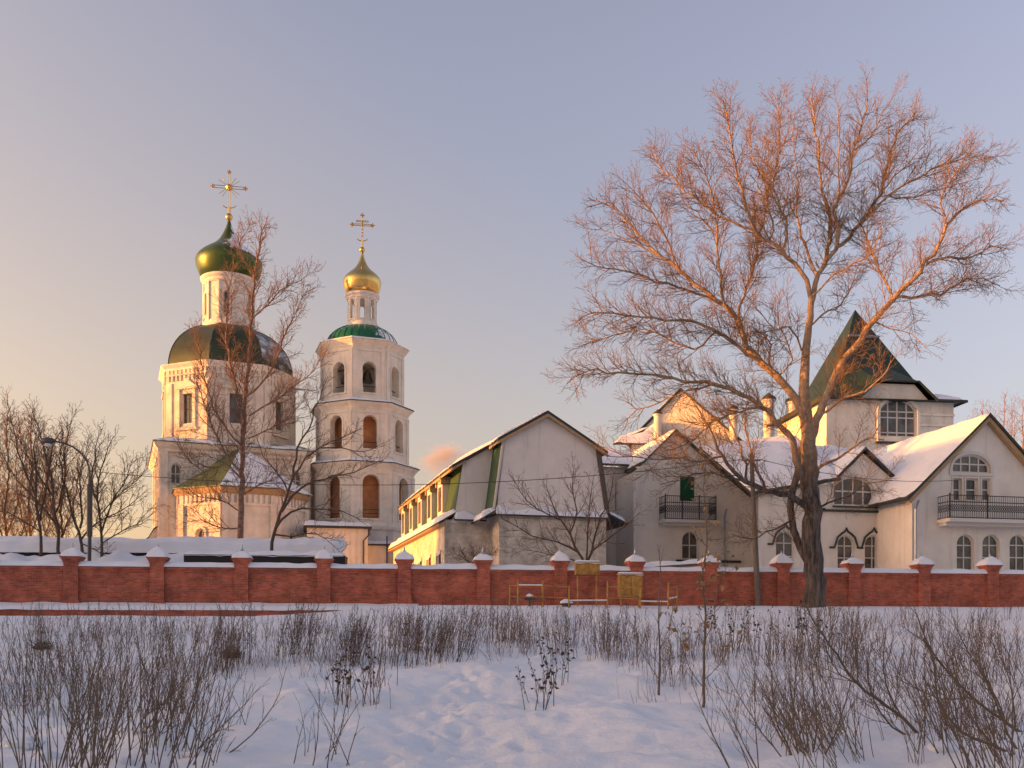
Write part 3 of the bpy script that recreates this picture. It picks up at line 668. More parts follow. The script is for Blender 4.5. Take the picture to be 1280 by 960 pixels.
# ------------------------------------------------------------------ mansard house
HPHI = 16.0; HF = Frame((-0.87, 65.0), HPHI)
mh = empty('mansard_house', HF.pt(3, GZ, -10), 'pale house with a tall blank gable, green mansard slopes and a row of dormers', 'house')
AX, AZ = 3.37, 16.55                          # ridge
D1, D2 = 2.5, 25.0
def P_(a, z, d): return HF.pt(a, z, -d)
b = MB()
b.poly([P_(-.44, 9.6, 0), P_(7.75, 9.6, 0), P_(7.0, 14.35, 0), P_(AX, AZ-.12, 0), P_(.28, 14.75, 0)]); build('gable_wall', b, M['panel_grey'], mh)
b = MB(); b.poly([P_(-2.8, 9.2, D1-.02), P_(.6, 9.2, D1-.02), P_(.6, 14.9, D1-.02), P_(-1.93, 13.4, D1-.02), P_(-2.5, 9.9, D1-.02)]); build('rear_gable_wall', b, M['panel_grey'], mh)
b = MB()
b.hexa([P_(0, GZ, 0), P_(7.75, GZ, 0), P_(7.75, GZ, D1+.01), P_(0, GZ, D1+.01)], [P_(0, 9.62, 0), P_(7.75, 9.62, 0), P_(7.75, 9.62, D1+.01), P_(0, 9.62, D1+.01)])
b.hexa([P_(-3.25, GZ, D1), P_(7.75, GZ, D1), P_(7.75, GZ, D2), P_(-3.25, GZ, D2)], [P_(-3.25, 9.4, D1), P_(7.75, 9.4, D1), P_(7.75, 9.4, D2), P_(-3.25, 9.4, D2)])
lwl = build('lower_walls', b, M['white_brick'], mh)
b = MB()
for k, (d0, d1) in enumerate(((.0, D1), (D1, D2))):
    aL, zL = (-.44, 9.6) if k == 0 else (-2.55, 9.7)
    aT, zT = (.28, 14.8) if k == 0 else (-1.93, 13.5)
    b.hexa([P_(aL, zL, d0), P_(aL+.2, zL, d0), P_(aL+.2, zL, d1), P_(aL, zL, d1)], [P_(aT, zT, d0), P_(aT+.2, zT, d0), P_(aT+.2, zT, d1), P_(aT, zT, d1)])
build('mansard_slope', b, M['green_slope'], mh)
b = MB(); b.hexa([P_(7.75, 9.7, .0), P_(8.0, 9.7, .0), P_(8.0, 9.7, D2), P_(7.75, 9.7, D2)], [P_(7.0, 14.4, .0), P_(7.25, 14.4, .0), P_(7.25, 14.4, D2), P_(7.0, 14.4, D2)]); build('mansard_slope', b, M['brown_fascia'], mh)
# edge boards of the gable
b = MB(); b.hexa([P_(-.50, 9.6, -.10), P_(-.36, 9.6, -.10), P_(-.36, 9.6, 0), P_(-.50, 9.6, 0)], [P_(.22, 14.75, -.10), P_(.36, 14.75, -.10), P_(.36, 14.75, 0), P_(.22, 14.75, 0)])
build('edge_board', b, M['frame'], mh)
b = MB(); b.hexa([P_(7.72, 9.6, -.10), P_(8.05, 9.6, -.10), P_(8.05, 9.6, 0), P_(7.72, 9.6, 0)], [P_(6.95, 14.4, -.10), P_(7.3, 14.4, -.10), P_(7.3, 14.4, 0), P_(6.95, 14.4, 0)])
build('edge_board', b, M['brown_fascia'], mh)
# upper roof: two front parts and the long rear
sl = (AZ-14.75)/(AX-.28)
def rz_(a): return AZ-sl*abs(a-AX)
b = MB()
def roofpart(a0, d0, d1, t=.2):
    b.hexa([P_(a0, rz_(a0), d0), P_(AX, AZ, d0), P_(AX, AZ, d1), P_(a0, rz_(a0), d1)], [P_(a0, rz_(a0)+t, d0), P_(AX, AZ+t, d0), P_(AX, AZ+t, d1), P_(a0, rz_(a0)+t, d1)])
roofpart(-.15, -.35, D1-.3); roofpart(-2.75, D1-.3, D2+.4); roofpart(7.75, -.35, D2+.4)
rf = build('upper_roof', b, M['dark_trim'], mh)
b = MB()
for a0, d0, d1, sd_ in ((-.2, -.3, D1-.3, 1), (-2.8, D1-.3, D2+.4, 2)):
    lumpy(b, HF, [P_(a0, rz_(a0)+.2, d1), P_(a0, rz_(a0)+.2, d0), P_(AX, AZ+.2, d0), P_(AX, AZ+.2, d1)], .20, 30, 8, seed=sd_)
build('roof_snow', b, M['roof_snow'], rf, smooth=True)
b = MB()                                       # soffit boards, seen from below
b.hexa([P_(-2.75, rz_(-2.75)-.16, D1-.28), P_(-1.8, rz_(-1.8)-.16, D1-.28), P_(-1.8, rz_(-1.8)-.16, D2+.35), P_(-2.75, rz_(-2.75)-.16, D2+.35)], [P_(-2.75, rz_(-2.75)-.01, D1-.28), P_(-1.8, rz_(-1.8)-.01, D1-.28), P_(-1.8, rz_(-1.8)-.01, D2+.35), P_(-2.75, rz_(-2.75)-.01, D2+.35)])
b.hexa([P_(-.15, rz_(-.15)-.16, -.33), P_(.4, rz_(.4)-.16, -.33), P_(.4, rz_(.4)-.16, D1-.32), P_(-.15, rz_(-.15)-.16, D1-.32)], [P_(-.15, rz_(-.15)-.01, -.33), P_(.4, rz_(.4)-.01, -.33), P_(.4, rz_(.4)-.01, D1-.32), P_(-.15, rz_(-.15)-.01, D1-.32)])
for s_ in (0, 1):
    a0, a1 = ((-.15, AX), (7.75, AX))[s_]
    b.hexa([P_(a0, rz_(a0)-.22, -.36), P_(a1, AZ-.22, -.36), P_(a1, AZ-.22, -.30), P_(a0, rz_(a0)-.22, -.30)], [P_(a0, rz_(a0)-.01, -.36), P_(a1, AZ-.01, -.36), P_(a1, AZ-.01, -.30), P_(a0, rz_(a0)-.01, -.30)])
build('soffit', b, M['soffit'], mh)
# lower flared eaves with snow
fe = MB(); fs = MB()
def flare(a0, z0, a1, z1, d0, d1, seed):
    fe.hexa([P_(a0, z0, d0), P_(a1, z1, d0), P_(a1, z1, d1), P_(a0, z0, d1)], [P_(a0, z0+.12, d0), P_(a1, z1+.12, d0), P_(a1, z1+.12, d1), P_(a0, z0+.12, d1)])
    pts = [P_(a0, z0+.12, d1), P_(a0, z0+.12, d0), P_(a1, z1+.12, d0), P_(a1, z1+.12, d1)]
    if a0 > a1: pts = [pts[1], pts[0], pts[3], pts[2]]
    lumpy(fs, HF, pts, .32, 40, 6, seed=seed)
flare(-1.35, 9.1, -.30, 9.72, -.25, D1, 1); flare(-3.75, 9.05, -2.4, 9.85, D1-.25, D2+.3, 2); flare(9.3, 9.1, 7.8, 9.8, -.25, D2, 3)
build('flared_eaves', fe, M['dark_trim'], mh); build('eaves_snow', fs, M['roof_snow'], mh, smooth=True)
b = MB(); b.hexa([P_(-3.72, 8.98, D1-.2), P_(-3.2, 8.98, D1-.2), P_(-3.2, 8.98, D2+.25), P_(-3.72, 8.98, D2+.25)], [P_(-3.72, 9.05, D1-.2), P_(-3.2, 9.3, D1-.2), P_(-3.2, 9.3, D2+.25), P_(-3.72, 9.05, D2+.25)]); build('lower_soffit', b, M['soffit'], mh)
b = MB(); b.hexa([P_(-.3, 9.45, -.35), P_(7.8, 9.45, -.35), P_(7.8, 9.6, 0), P_(-.3, 9.6, 0)], [P_(-.3, 9.55, -.35), P_(7.8, 9.55, -.35), P_(7.8, 9.85, 0), P_(-.3, 9.85, 0)]); st = build('gable_ledge', b, M['dark_trim'], mh)
b = MB(); lumpy(b, HF, [P_(-.3, 9.55, -.35), P_(7.8, 9.55, -.35), P_(7.8, 9.85, -.01), P_(-.3, 9.85, -.01)], .30, 40, 5, amp=.9, edge=.2); build('ledge_snow', b, M['roof_snow'], st, smooth=True)
b = MB(); b.hexa([P_(-2.6, 9.3, D1-.45), P_(-.35, 9.3, D1-.45), P_(-.35, 9.45, D1-.03), P_(-2.6, 9.45, D1-.03)], [P_(-2.6, 9.4, D1-.45), P_(-.35, 9.4, D1-.45), P_(-.35, 9.7, D1-.03), P_(-2.6, 9.7, D1-.03)]); st = build('gable_ledge', b, M['dark_trim'], mh)
b = MB(); lumpy(b, HF, [P_(-2.6, 9.4, D1-.45), P_(-.35, 9.4, D1-.45), P_(-.35, 9.7, D1-.04), P_(-2.6, 9.7, D1-.04)], .42, 16, 5, amp=.9, edge=.2); build('ledge_snow', b, M['roof_snow'], st, smooth=True)
LF = Frame(P_(-3.25, 0, 0).to_2d(), HPHI-90)   # the sunlit long side: u runs towards the camera
for i in range(6):
    u = -(D1+1.8+i*3.6); o_ = rect(u, 5.2, 1.1, 1.9)
    bb = MB(); bb.box(LF, u-.75, u+.75, 7.1, 7.35, 0, .12); build('lintel', bb, M['frame'], mh); bb = MB(); bb.box(LF, u-.75, u+.75, 5.0, 5.2, 0, .15); build('sill', bb, M['frame'], mh)
    window(mh, LF, o_, -.08, (.5,), (.6,), .1)
DF = Frame(P_(-2.62, 0, 0).to_2d(), HPHI-90)
for i in range(5):                             # dormers standing on the green slope
    u = -(D1+4.6+i*4.1)
    b = MB(); b.box(DF, u-.85, u+.85, 9.75, 12.75, -.9, 0); d_ = build('dormer', b, M['frame'], mh)
    b = MB(); b.box(DF, u-1.0, u+1.0, 12.75, 12.95, -1.2, .18); b.box(DF, u-1.05, u-.8, 12.4, 12.75, -.3, .14); b.box(DF, u+.8, u+1.05, 12.4, 12.75, -.3, .14); build('dormer_head', b, M['soffit'], d_)
    b = MB(); b.poly([DF.pt(p, q, .02) for p, q in rect(u, 10.5, 1.1, 1.8)]); build('dormer_pane', b, M['glass'], d_)
b = MB()                                       # grooves of the brick base
for z in (8.1, 9.2): b.box(HF, .02, 7.7, z, z+.1, 0, .06)
build('string_course', b, M['white_brick'], mh)

# ------------------------------------------------------------------ convent building with iron balcony (middle)
KPHI = 12.0
def K(px, Z): return Frame(at(px, 700, Z).to_2d(), KPHI)
mF = K(843, 73.0)                              # gabled front
def umap(F, px):                               # facade coordinate of a pixel column
    q = (px-640)/FPX; return (q*F.o.y-F.o.x)/(F.ex.x-q*F.ex.y)
def zmap(F, px, py):
    u = umap(F, px); p = F.pt(u, 0, 0); return CAMZ+(HOR-py)*p.y/FPX
def uv(F, px, py): return (umap(F, px), zmap(F, px, py))
mc = empty('balcony_house', mF.pt(0, GZ, -4), 'pale gabled house with a black iron balcony and a green balcony door', 'house')
gab = [uv(mF, 792, 760), uv(mF, 965, 760), uv(mF, 962, 622), uv(mF, 900, 590), uv(mF, 843, 540), uv(mF, 806, 578), uv(mF, 792, 590)]
gab[0] = (gab[0][0], GZ); gab[1] = (gab[1][0], GZ)
dr_ = [uv(mF, 850, 626), uv(mF, 869, 626), uv(mF, 869, 596), uv(mF, 850, 596)]; dr_ = [(dr_[0][0], dr_[0][1]), (dr_[1][0], dr_[0][1]), (dr_[1][0], dr_[2][1]), (dr_[0][0], dr_[2][1])]
u_, v_ = uv(mF, 863, 699); wn1 = arch(u_, v_, 1.35, 2.15)
b = MB(); b.wall(mF, gab, [dr_, wn1], .3)
lF = K(775, 76.5); ol = [uv(lF, 735, 585), uv(lF, 735, 760), uv(lF, 812, 760), uv(lF, 812, 585)][::1]
ol = [(ol[0][0], GZ), (ol[2][0], GZ), (ol[2][0], zmap(lF, 775, 584)), (ol[0][0], zmap(lF, 775, 584))]
u_, v_ = uv(lF, 779, 640); wn2 = arch(u_, v_, 1.35, 2.75); u_, v_ = uv(lF, 786, 712); gt = rect(u_, GZ+.02, 2.0, zmap(lF, 786, 664)-GZ)
b.wall(lF, ol, [wn2, gt], .3)
p = mF.pt(gab[0][0], 0, 0); b.quad(mF.pt(gab[0][0], GZ, 0), mF.pt(gab[6][0], gab[6][1], 0), mF.pt(gab[6][0], gab[6][1], -6), mF.pt(gab[0][0], GZ, -6))
build('walls', b, M['house_plaster'], mc)
window(mc, lF, wn2, .25, (.5,), (.33, .66)); window(mc, mF, wn1, .25, (.5,), (.5,))
b = MB(); b.poly([lF.pt(u, v, -.25) for u, v in gt]); build('gate', b, M['steel'], mc)
b = MB(); b.poly([mF.pt(u, v, -.18) for u, v in dr_]); d_ = build('door', b, M['green_metal'], mc)
# roofs of the gable
b = MB(); s = MB(); ap = gab[4]; lo = uv(mF, 803, 580); r1 = uv(mF, 900, 590); r2 = uv(mF, 940, 624)
def rs(q0, q1, d0, d1, seed, snowy=True):
    b.hexa([mF.pt(*q0, d0), mF.pt(*q1, d0), mF.pt(*q1, d1), mF.pt(*q0, d1)], [mF.pt(q0[0], q0[1]+.18, d0), mF.pt(q1[0], q1[1]+.18, d0), mF.pt(q1[0], q1[1]+.18, d1), mF.pt(q0[0], q0[1]+.18, d1)])
    lo_, hi_ = (q0, q1) if q0[1] < q1[1] else (q1, q0)
    pts = [mF.pt(lo_[0], lo_[1]+.18, d1), mF.pt(lo_[0], lo_[1]+.18, d0), mF.pt(hi_[0], hi_[1]+.18, d0), mF.pt(hi_[0], hi_[1]+.18, d1)]
    if lo_[0] > hi_[0]: pts = [pts[1], pts[0], pts[3], pts[2]]
    lumpy(s, mF, pts, .22, 20, 8, seed=seed)
rs(lo, ap, .35, -9, 3); rs(ap, r1, .35, -9, 4); rs(r1, r2, .45, -9, 5)
rf = build('roof', b, M['dark_trim'], mc); build('roof_snow', s, M['roof_snow'], rf, smooth=True)
b = MB(); s = MB(); e0 = ol[3]; e1 = ol[2]
q = [lF.pt(e0[0]-.3, e0[1], .5), lF.pt(e1[0]+.4, e1[1], .5), lF.pt(e1[0]+.4, e1[1]+2.0, -4.5), lF.pt(e0[0]-.3, e0[1]+2.0, -4.5)]
slab(b, q, .15); lumpy(s, lF, [x_+Vector((0, 0, .15)) for x_ in q], .28, 20, 8, seed=9)
rf = build('side_roof', b, M['dark_trim'], mc); build('roof_snow', s, M['roof_snow'], rf, smooth=True)
def balcony(parent, F, u0, u1, zf, ht, dep, m='iron'):
    b = MB(); b.box(F, u0-.1, u1+.1, zf-.22, zf, .003, dep+.1); b.box(F, u0, u1, zf-.42, zf-.22, .003, dep*.7)
    sl_ = build('balcony_slab', b, M['frame'], parent)
    r = MB(); n = max(4, int((u1-u0)/.16))
    def run(pa, pb, nn):
        pa, pb = Vector(pa), Vector(pb)
        for h in (.06, ht*.72, ht): r.tube([pa+Vector((0, 0, h)), pb+Vector((0, 0, h))], .03, 5)
        for i in range(nn+1):
            p = pa.lerp(pb, i/nn); r.tube([p, p+Vector((0, 0, ht))], .014, 4)
        for i in range(nn):
            p = pa.lerp(pb, (i+.5)/nn); d = (pb-pa).normalized()*.06; z = Vector((0, 0, 1))
            r.tube([p+z*(.3*ht)-d, p+z*(.45*ht)+d, p+z*(.6*ht)-d], .016, 4); r.tube([p+z*(.3*ht)+d, p+z*(.45*ht)-d, p+z*(.6*ht)+d], .016, 4)
    run(F.pt(u0, zf, dep), F.pt(u1, zf, dep), n); run(F.pt(u0, zf, .05), F.pt(u0, zf, dep), 5); run(F.pt(u1, zf, .05), F.pt(u1, zf, dep), 5)
    for q in (0, .33, .67, 1): 
        u = u0+(u1-u0)*q; r.tube([F.pt(u, zf-.1, dep), F.pt(u, zf+ht+.12, dep)], .05, 6)
    build('railing', r, M[m], parent)
    s = MB(); lumpy(s, F, [F.pt(u0-.1, zf, dep+.1), F.pt(u1+.1, zf, dep+.1), F.pt(u1+.1, zf, .02), F.pt(u0-.1, zf, .02)], .14, 16, 4, edge=.1); build('slab_snow', s, M['roof_snow'], sl_, smooth=True)
balcony(mc, mF, umap(mF, 824), umap(mF, 886), zmap(mF, 855, 652), 1.75, 1.3)
b = MB(); b.box(mF, umap(mF, 845), umap(mF, 925), zmap(mF, 870, 703), zmap(mF, 870, 700), .003, .2); build('sill_band', b, M['dark_trim'], mc)

# chapel and turrets behind, high enough to catch the sun
xF = Frame(at(856, 600, 98).to_2d(), -18.0)
cp = empty('gabled_chapel', xF.pt(0, GZ, -5), 'sunlit gabled chapel with small turrets showing above the balcony house roof', 'chapel')
go_ = [(-5.5, GZ), (5.5, GZ), (5.5, zmap(xF, 895, 553)), (-.4, zmap(xF, 850, 488)), (-5.5, zmap(xF, 810, 550))]
b = MB(); b.prism(xF, [(u, v) for u, v in go_], -10, 0); build('walls', b, M['plaster'], cp)
b = MB(); s = MB()
for s_ in (-1, 1):
    e = go_[4] if s_ < 0 else go_[2]; e = (e[0]+s_*.5, e[1]-.45); a_ = go_[3]
    b.hexa([xF.pt(e[0], e[1]+.02, .4), xF.pt(a_[0], a_[1]+.02, .4), xF.pt(a_[0], a_[1]+.02, -10.2), xF.pt(e[0], e[1]+.02, -10.2)], [xF.pt(e[0], e[1]+.22, .4), xF.pt(a_[0], a_[1]+.22, .4), xF.pt(a_[0], a_[1]+.22, -10.2), xF.pt(e[0], e[1]+.22, -10.2)])
    pts = [xF.pt(e[0], e[1]+.22, .4), xF.pt(e[0], e[1]+.22, -10.2), xF.pt(a_[0], a_[1]+.22, -10.2), xF.pt(a_[0], a_[1]+.22, .4)]
    if s_ < 0: pts = [pts[1], pts[0], pts[3], pts[2]]
    lumpy(s, xF, pts, .22, 16, 8, seed=s_)
rf = build('roof', b, M['dark_trim'], cp); build('roof_snow', s, M['roof_snow'], rf, smooth=True)
b = MB(); s = MB(); q = [at(766, 556, 92), at(822, 556, 92), at(826, 528, 99), at(786, 548, 99)]; slab(b, q, .1); build('low_roof', b, M['dark_trim'], cp)
lumpy(s, xF, [x_+Vector((0, 0, .1)) for x_ in q], .4, 12, 6); build('roof_snow', s, M['roof_snow'], cp, smooth=True)
def turret(px, ytop, ybot, Z, rpx, name='turret'):
    p = at(px, ytop, Z); zb = at(px, ybot, Z).z; r_ = rpx*Z/FPX
    b = MB(); b.lathe(p.to_2d(), [(r_, zb-9), (r_, p.z-1.4*r_), (r_*1.25, p.z-1.2*r_), (r_*1.3, p.z-.9*r_)], 12); t = build(name, b, M['plaster'], cp, smooth=30)
    b = MB(); b.lathe(p.to_2d(), [(r_*1.35, p.z-.9*r_), (r_*1.2, p.z-.4*r_), (r_*.5, p.z), (.05, p.z+.5*r_)], 12); build('turret_cap', b, M['old_bark'], t, smooth=30)
turret(822, 514, 536, 93, 4.6); turret(917, 508, 540, 96, 5); turret(961, 494, 545, 96, 7); turret(990, 497, 545, 96, 6.5)

# ------------------------------------------------------------------ tower hall with the steep green roof
tF = Frame(at(1100, 700, 80.0).to_2d(), 7.3)
th = empty('tower_hall', tF.pt(0, GZ, -6), 'white block with a steep dark green pyramid roof and a wide arched window', 'building')
uL, uR = umap(tF, 1033), umap(tF, 1192); ze = zmap(tF, 1190, 503); zc = zmap(tF, 1120, 480); DP = 10.0
cl = [(uL, GZ), (uR, GZ), (uR, ze), (umap(tF, 1162), ze), (umap(tF, 1143), zc), (umap(tF, 1096), zc), (umap(tF, 1074), ze), (uL, ze)]
u_, v_ = uv(tF, 1123, 546); bw = arch(u_, v_, 3.3, zmap(tF, 1123, 499)-v_, 16, rise=1.15)
b = MB(); b.wall(tF, cl, [bw], .35)
sF = tF.side(uR, 0, 90); b.wall(sF, [(0, GZ), (DP, GZ), (DP, ze), (0, ze)]); sF2 = tF.side(uL, 0, -90); b.wall(sF2, [(-DP, GZ), (0, GZ), (0, ze), (-DP, ze)])
HB = (uR-uL)/2; bF = tF.side((uL+uR)/2, -DP, 180); b.wall(bF, [(-HB, GZ), (HB, GZ), (HB, ze), (-HB, ze)])
build('walls', b, M['plaster'], th)
window(th, tF, bw, .3, (.25, .5, .75), (.12, .52, .68), .12)
b = MB(); surround(b, tF, bw, .25, .12)
for z in (zmap(tF, 1180, 519), zmap(tF, 1180, 532)): b.box(tF, umap(tF, 1150), uR+.02, z-.1, z+.1, 0, .12)
b.box(tF, umap(tF, 1096), umap(tF, 1150), v_-.45, v_-.25, 0, .2)
build('mouldings', b, M['plaster'], th)
b = MB(); b.box(tF, umap(tF, 1094), umap(tF, 1152), v_-.60, v_-.46, 0, .28); build('sill', b, M['dark_trim'], th)
ua = umap(tF, 1105); p_ = tF.pt(ua, 0, -DP/2); apx = tF.pt(ua, CAMZ+(HOR-387)*p_.y/FPX, -DP/2); b = MB()
def rq(u, d, z): return tF.pt(u, z, d)
ov = .75; zf = ze+1.0
out = [rq(uL-ov, ov, ze), rq(uR+ov, ov, ze), rq(uR+ov, -DP-ov, ze), rq(uL-ov, -DP-ov, ze)]
i_ = 1.15; inn = [rq(uL+i_, -i_, zf), rq(umap(tF, 1166), -i_, zf), rq(umap(tF, 1166), -DP+i_, zf), rq(uL+i_, -DP+i_, zf)]
uA, uB = umap(tF, 1070), umap(tF, 1165)
oA, oB = rq(uA, ov, ze), rq(uB, ov, ze); tA, tB = rq(umap(tF, 1094), .5, zc+.12), rq(umap(tF, 1145), .5, zc+.12)
fr_ = [inn[0], inn[1]]
def along(p, q, t): return p.lerp(q, t)
hA = along(inn[0], apx, .30); hB = along(inn[1], apx, .30)
pA, pB = along(hA, hB, .25), along(hA, hB, .72)
b.poly([out[0], oA, inn[0]]); b.poly([oA, tA, pA, inn[0]]); b.poly([tA, tB, pB, pA]); b.poly([tB, oB, inn[1], pB]); b.poly([oB, out[1], inn[1]])
b.poly([inn[0], pA, apx]); b.poly([pA, pB, apx]); b.poly([pB, inn[1], apx])
for i in (1, 2, 3):
    j = (i+1) % 4; b.quad(out[i], out[j], inn[j], inn[i]); b.poly([inn[i], inn[j], apx])
b.quad(*[p-Vector((0, 0, .05)) for p in out][::-1])
rf = build('pyramid_roof', b, M['green_dark'], th)
b = MB()
for a0, a1 in ((out[0], oA), (oB, out[1]), (out[1], out[2]), (out[3], out[0])): 
    b.tube([a0+Vector((0, 0, -.06)), a1+Vector((0, 0, -.06))], .12, 4)
b.tube([oA, tA, tB, oB], .10, 4); build('eaves_trim', b, M['dark_trim'], rf)
s = MB(); lumpy(s, tF, [along(oB, out[1], .05), out[1], along(inn[1], out[1], .25), along(inn[1], oB, .25)], .2, 10, 5, edge=.15)
s2 = lumpy(s, tF, [along(out[1], out[2], .02), along(out[1], out[2], .9), along(inn[2], inn[1], .1), along(inn[1], inn[2], .05)], .2, 16, 5, edge=.15); build('eaves_snow', s, M['roof_snow'], rf, smooth=True)
b = MB(); p0, p1 = along(inn[0], apx, .66), along(inn[1], apx, .66); b.tube([p0+tF.n*.1, p1+tF.n*.1], .13, 5); build('roof_ladder', b, M['zinc'], rf)

# ------------------------------------------------------------------ gabled wing on the right
rF = K(1231, 62.0); kF = K(1080, 64.5)
rw = empty('gabled_wing', rF.pt(-4, GZ, -5), 'large pale convent wing with snow covered roofs, arched windows and a long railed balcony', 'building')
apR = uv(rF, 1231, 522); lfR = uv(rF, 1133, 622); slp = (apR[1]-lfR[1])/(apR[0]-lfR[0]); wR = 6.6
gw = [(umap(rF, 1140), GZ), (apR[0]+wR-.6, GZ), (apR[0]+wR-.6, apR[1]-slp*(wR-.6)), (apR[0], apR[1]), (umap(rF, 1140), apR[1]-slp*(apR[0]-umap(rF, 1140)))]
gw = [(x_, y_-.12 if y_ > GZ+1 else y_) for x_, y_ in gw]
def archpx(F, x0, x1, y0, y1, rise=None, n=12):
    u0, u1 = umap(F, x0), umap(F, x1); v0, v1 = zmap(F, (x0+x1)/2, y0), zmap(F, (x0+x1)/2, y1)
    return arch((u0+u1)/2, v0, u1-u0, v1-v0, n, rise)
H1 = archpx(rF, 1190, 1238, 591, 568, .95); H2 = [archpx(rF, a, c, 626, 598, .02, 2) for a, c in ((1191, 1202), (1207, 1222), (1227, 1238))]
H3 = [archpx(rF, 1196, 1218, 716, 668), archpx(rF, 1228, 1250, 716, 668), archpx(rF, 1262, 1284, 716, 668)]
b = MB(); b.wall(rF, gw, [H1]+H2+H3, .3)
sW = rF.side(gw[0][0], 0, -90); b.wall(sW, [(-14, GZ), (0, GZ), (0, gw[4][1]), (-14, gw[4][1])])
# lower facade to the left of the gable
fo = [(umap(kF, 948), GZ), (umap(kF, 1144), GZ), (umap(kF, 1144), zmap(kF, 1144, 612)), uv(kF, 1124, 606), uv(kF, 1079, 567), uv(kF, 1044, 602), (umap(kF, 1042), zmap(kF, 1042, 604)), (umap(kF, 948), zmap(kF, 948, 616))]
H4 = [archpx(kF, 1047, 1068, 716, 669), archpx(kF, 1081, 1103, 716, 669), archpx(kF, 970, 993, 716, 664)]
H5 = archpx(kF, 1042, 1093, 632, 596, 1.0); H5b = archpx(kF, 1005, 1024, 632, 612)
b.wall(kF, fo, H4+[H5], .3)
build('walls', b, M['house_plaster'], rw)
window(rw, rF, H1, .22, (.27, .5, .73), (.48,), .10)
for h in H2: window(rw, rF, h, .22, (), (.5,), .09)
for h in H3: window(rw, rF, h, .26, (.5,), (.4, .72), .08)
for h in H4: window(rw, kF, h, .26, (.5,), (.4, .72), .08)
window(rw, kF, H5, .22, (.25, .5, .75), (.5,), .1)
for F_, h in [(rF, H1)]+[(rF, h) for h in H2]+[(kF, H5)]:
    b = MB(); surround(b, F_, h, .1 if h in H2 else .2, .06 if h in H2 else .08); build('window_surround', b, M['frame'], rw)
for h in H4[:2]+H4[2:]:
    us = [p[0] for p in h]; uc = (min(us)+max(us))/2; r_ = (max(us)-min(us))/2+.16; vt = max(p[1] for p in h); v0 = vt-r_*.75
    pts = [(-r_-.45, v0-.25), (-r_-.1, v0-.25), (-r_, v0), (-r_*.82, v0+r_*.55), (-r_*.45, v0+r_*.88), (-r_*.15, v0+r_*1.05), (0, v0+r_*1.35), (r_*.15, v0+r_*1.05), (r_*.45, v0+r_*.88), (r_*.82, v0+r_*.55), (r_, v0), (r_+.1, v0-.25), (r_+.45, v0-.25)]
    b = MB(); b.tube([kF.pt(uc+p, q, .06) for p, q in pts], .07, 5); build('hood_mould', b, M['dark_trim'], rw)
b = MB(); b.box(kF, umap(kF, 1028), umap(kF, 1107), zmap(kF, 1070, 640.5), zmap(kF, 1070, 638), .003, .22); b.box(kF, umap(kF, 1040), umap(kF, 1096), zmap(kF, 1070, 635), zmap(kF, 1070, 633), .003, .16); build('string_course', b, M['dark_trim'], rw)
b = MB(); b.box(kF, umap(kF, 1004), umap(kF, 1030), zmap(kF, 1020, 637), zmap(kF, 1020, 635), .003, .2); build('string_course', b, M['dark_trim'], rw)
balcony(rw, rF, umap(rF, 1172), umap(rF, 1310), zmap(rF, 1240, 652), 1.45, 1.2)
b = MB(); s = MB()
def rakes(F, a_, e, d0, d1, seed, t=.2, nu=24, snowt=.28):
    b.hexa([F.pt(e[0], e[1], d0), F.pt(a_[0], a_[1], d0), F.pt(a_[0], a_[1], d1), F.pt(e[0], e[1], d1)], [F.pt(e[0], e[1]+t, d0), F.pt(a_[0], a_[1]+t, d0), F.pt(a_[0], a_[1]+t, d1), F.pt(e[0], e[1]+t, d1)])
    pts = [F.pt(e[0], e[1]+t, d1), F.pt(e[0], e[1]+t, d0), F.pt(a_[0], a_[1]+t, d0), F.pt(a_[0], a_[1]+t, d1)]
    if e[0] > a_[0]: pts = [pts[1], pts[0], pts[3], pts[2]]
    lumpy(s, F, pts, snowt, nu, 12, seed=seed, edge=.3)
eL = (lfR[0]-.25, lfR[1]-.25*slp); eR = (apR[0]+wR, apR[1]-slp*wR)
rakes(rF, apR, eL, .55, -14, 1); rakes(rF, apR, eR, .55, -14, 2)
apK = uv(kF, 1079, 563); rakes(kF, apK, uv(kF, 1042, 601), .3, -6, 3); rakes(kF, apK, uv(kF, 1126, 609), .3, -6, 4)
q = [kF.pt(umap(kF, 935), zmap(kF, 935, 620), .5), kF.pt(umap(kF, 1046), zmap(kF, 1046, 602), .5), kF.pt(umap(kF, 1046)+1.0, zmap(kF, 1046, 602)+4.6, -8), kF.pt(umap(kF, 935), zmap(kF, 935, 620)+4.6, -8)]
slab(b, q, .18); lumpy(s, kF, [x_+Vector((0, 0, .18)) for x_ in q], .3, 24, 10, seed=8)
q = [kF.pt(umap(kF, 1046), zmap(kF, 1046, 602)+.3, -.6), kF.pt(umap(kF, 1142), zmap(kF, 1142, 610)-.1, -.6), kF.pt(umap(kF, 1142), zmap(kF, 1142, 610)+4.2, -9), kF.pt(umap(kF, 1046), zmap(kF, 1046, 602)+4.2, -9)]
slab(b, q, .18); lumpy(s, kF, [x_+Vector((0, 0, .18)) for x_ in q], .3, 24, 10, seed=12)
rf = build('roof', b, M['dark_trim'], rw); build('roof_snow', s, M['roof_snow'], rf, smooth=True)
b = MB()
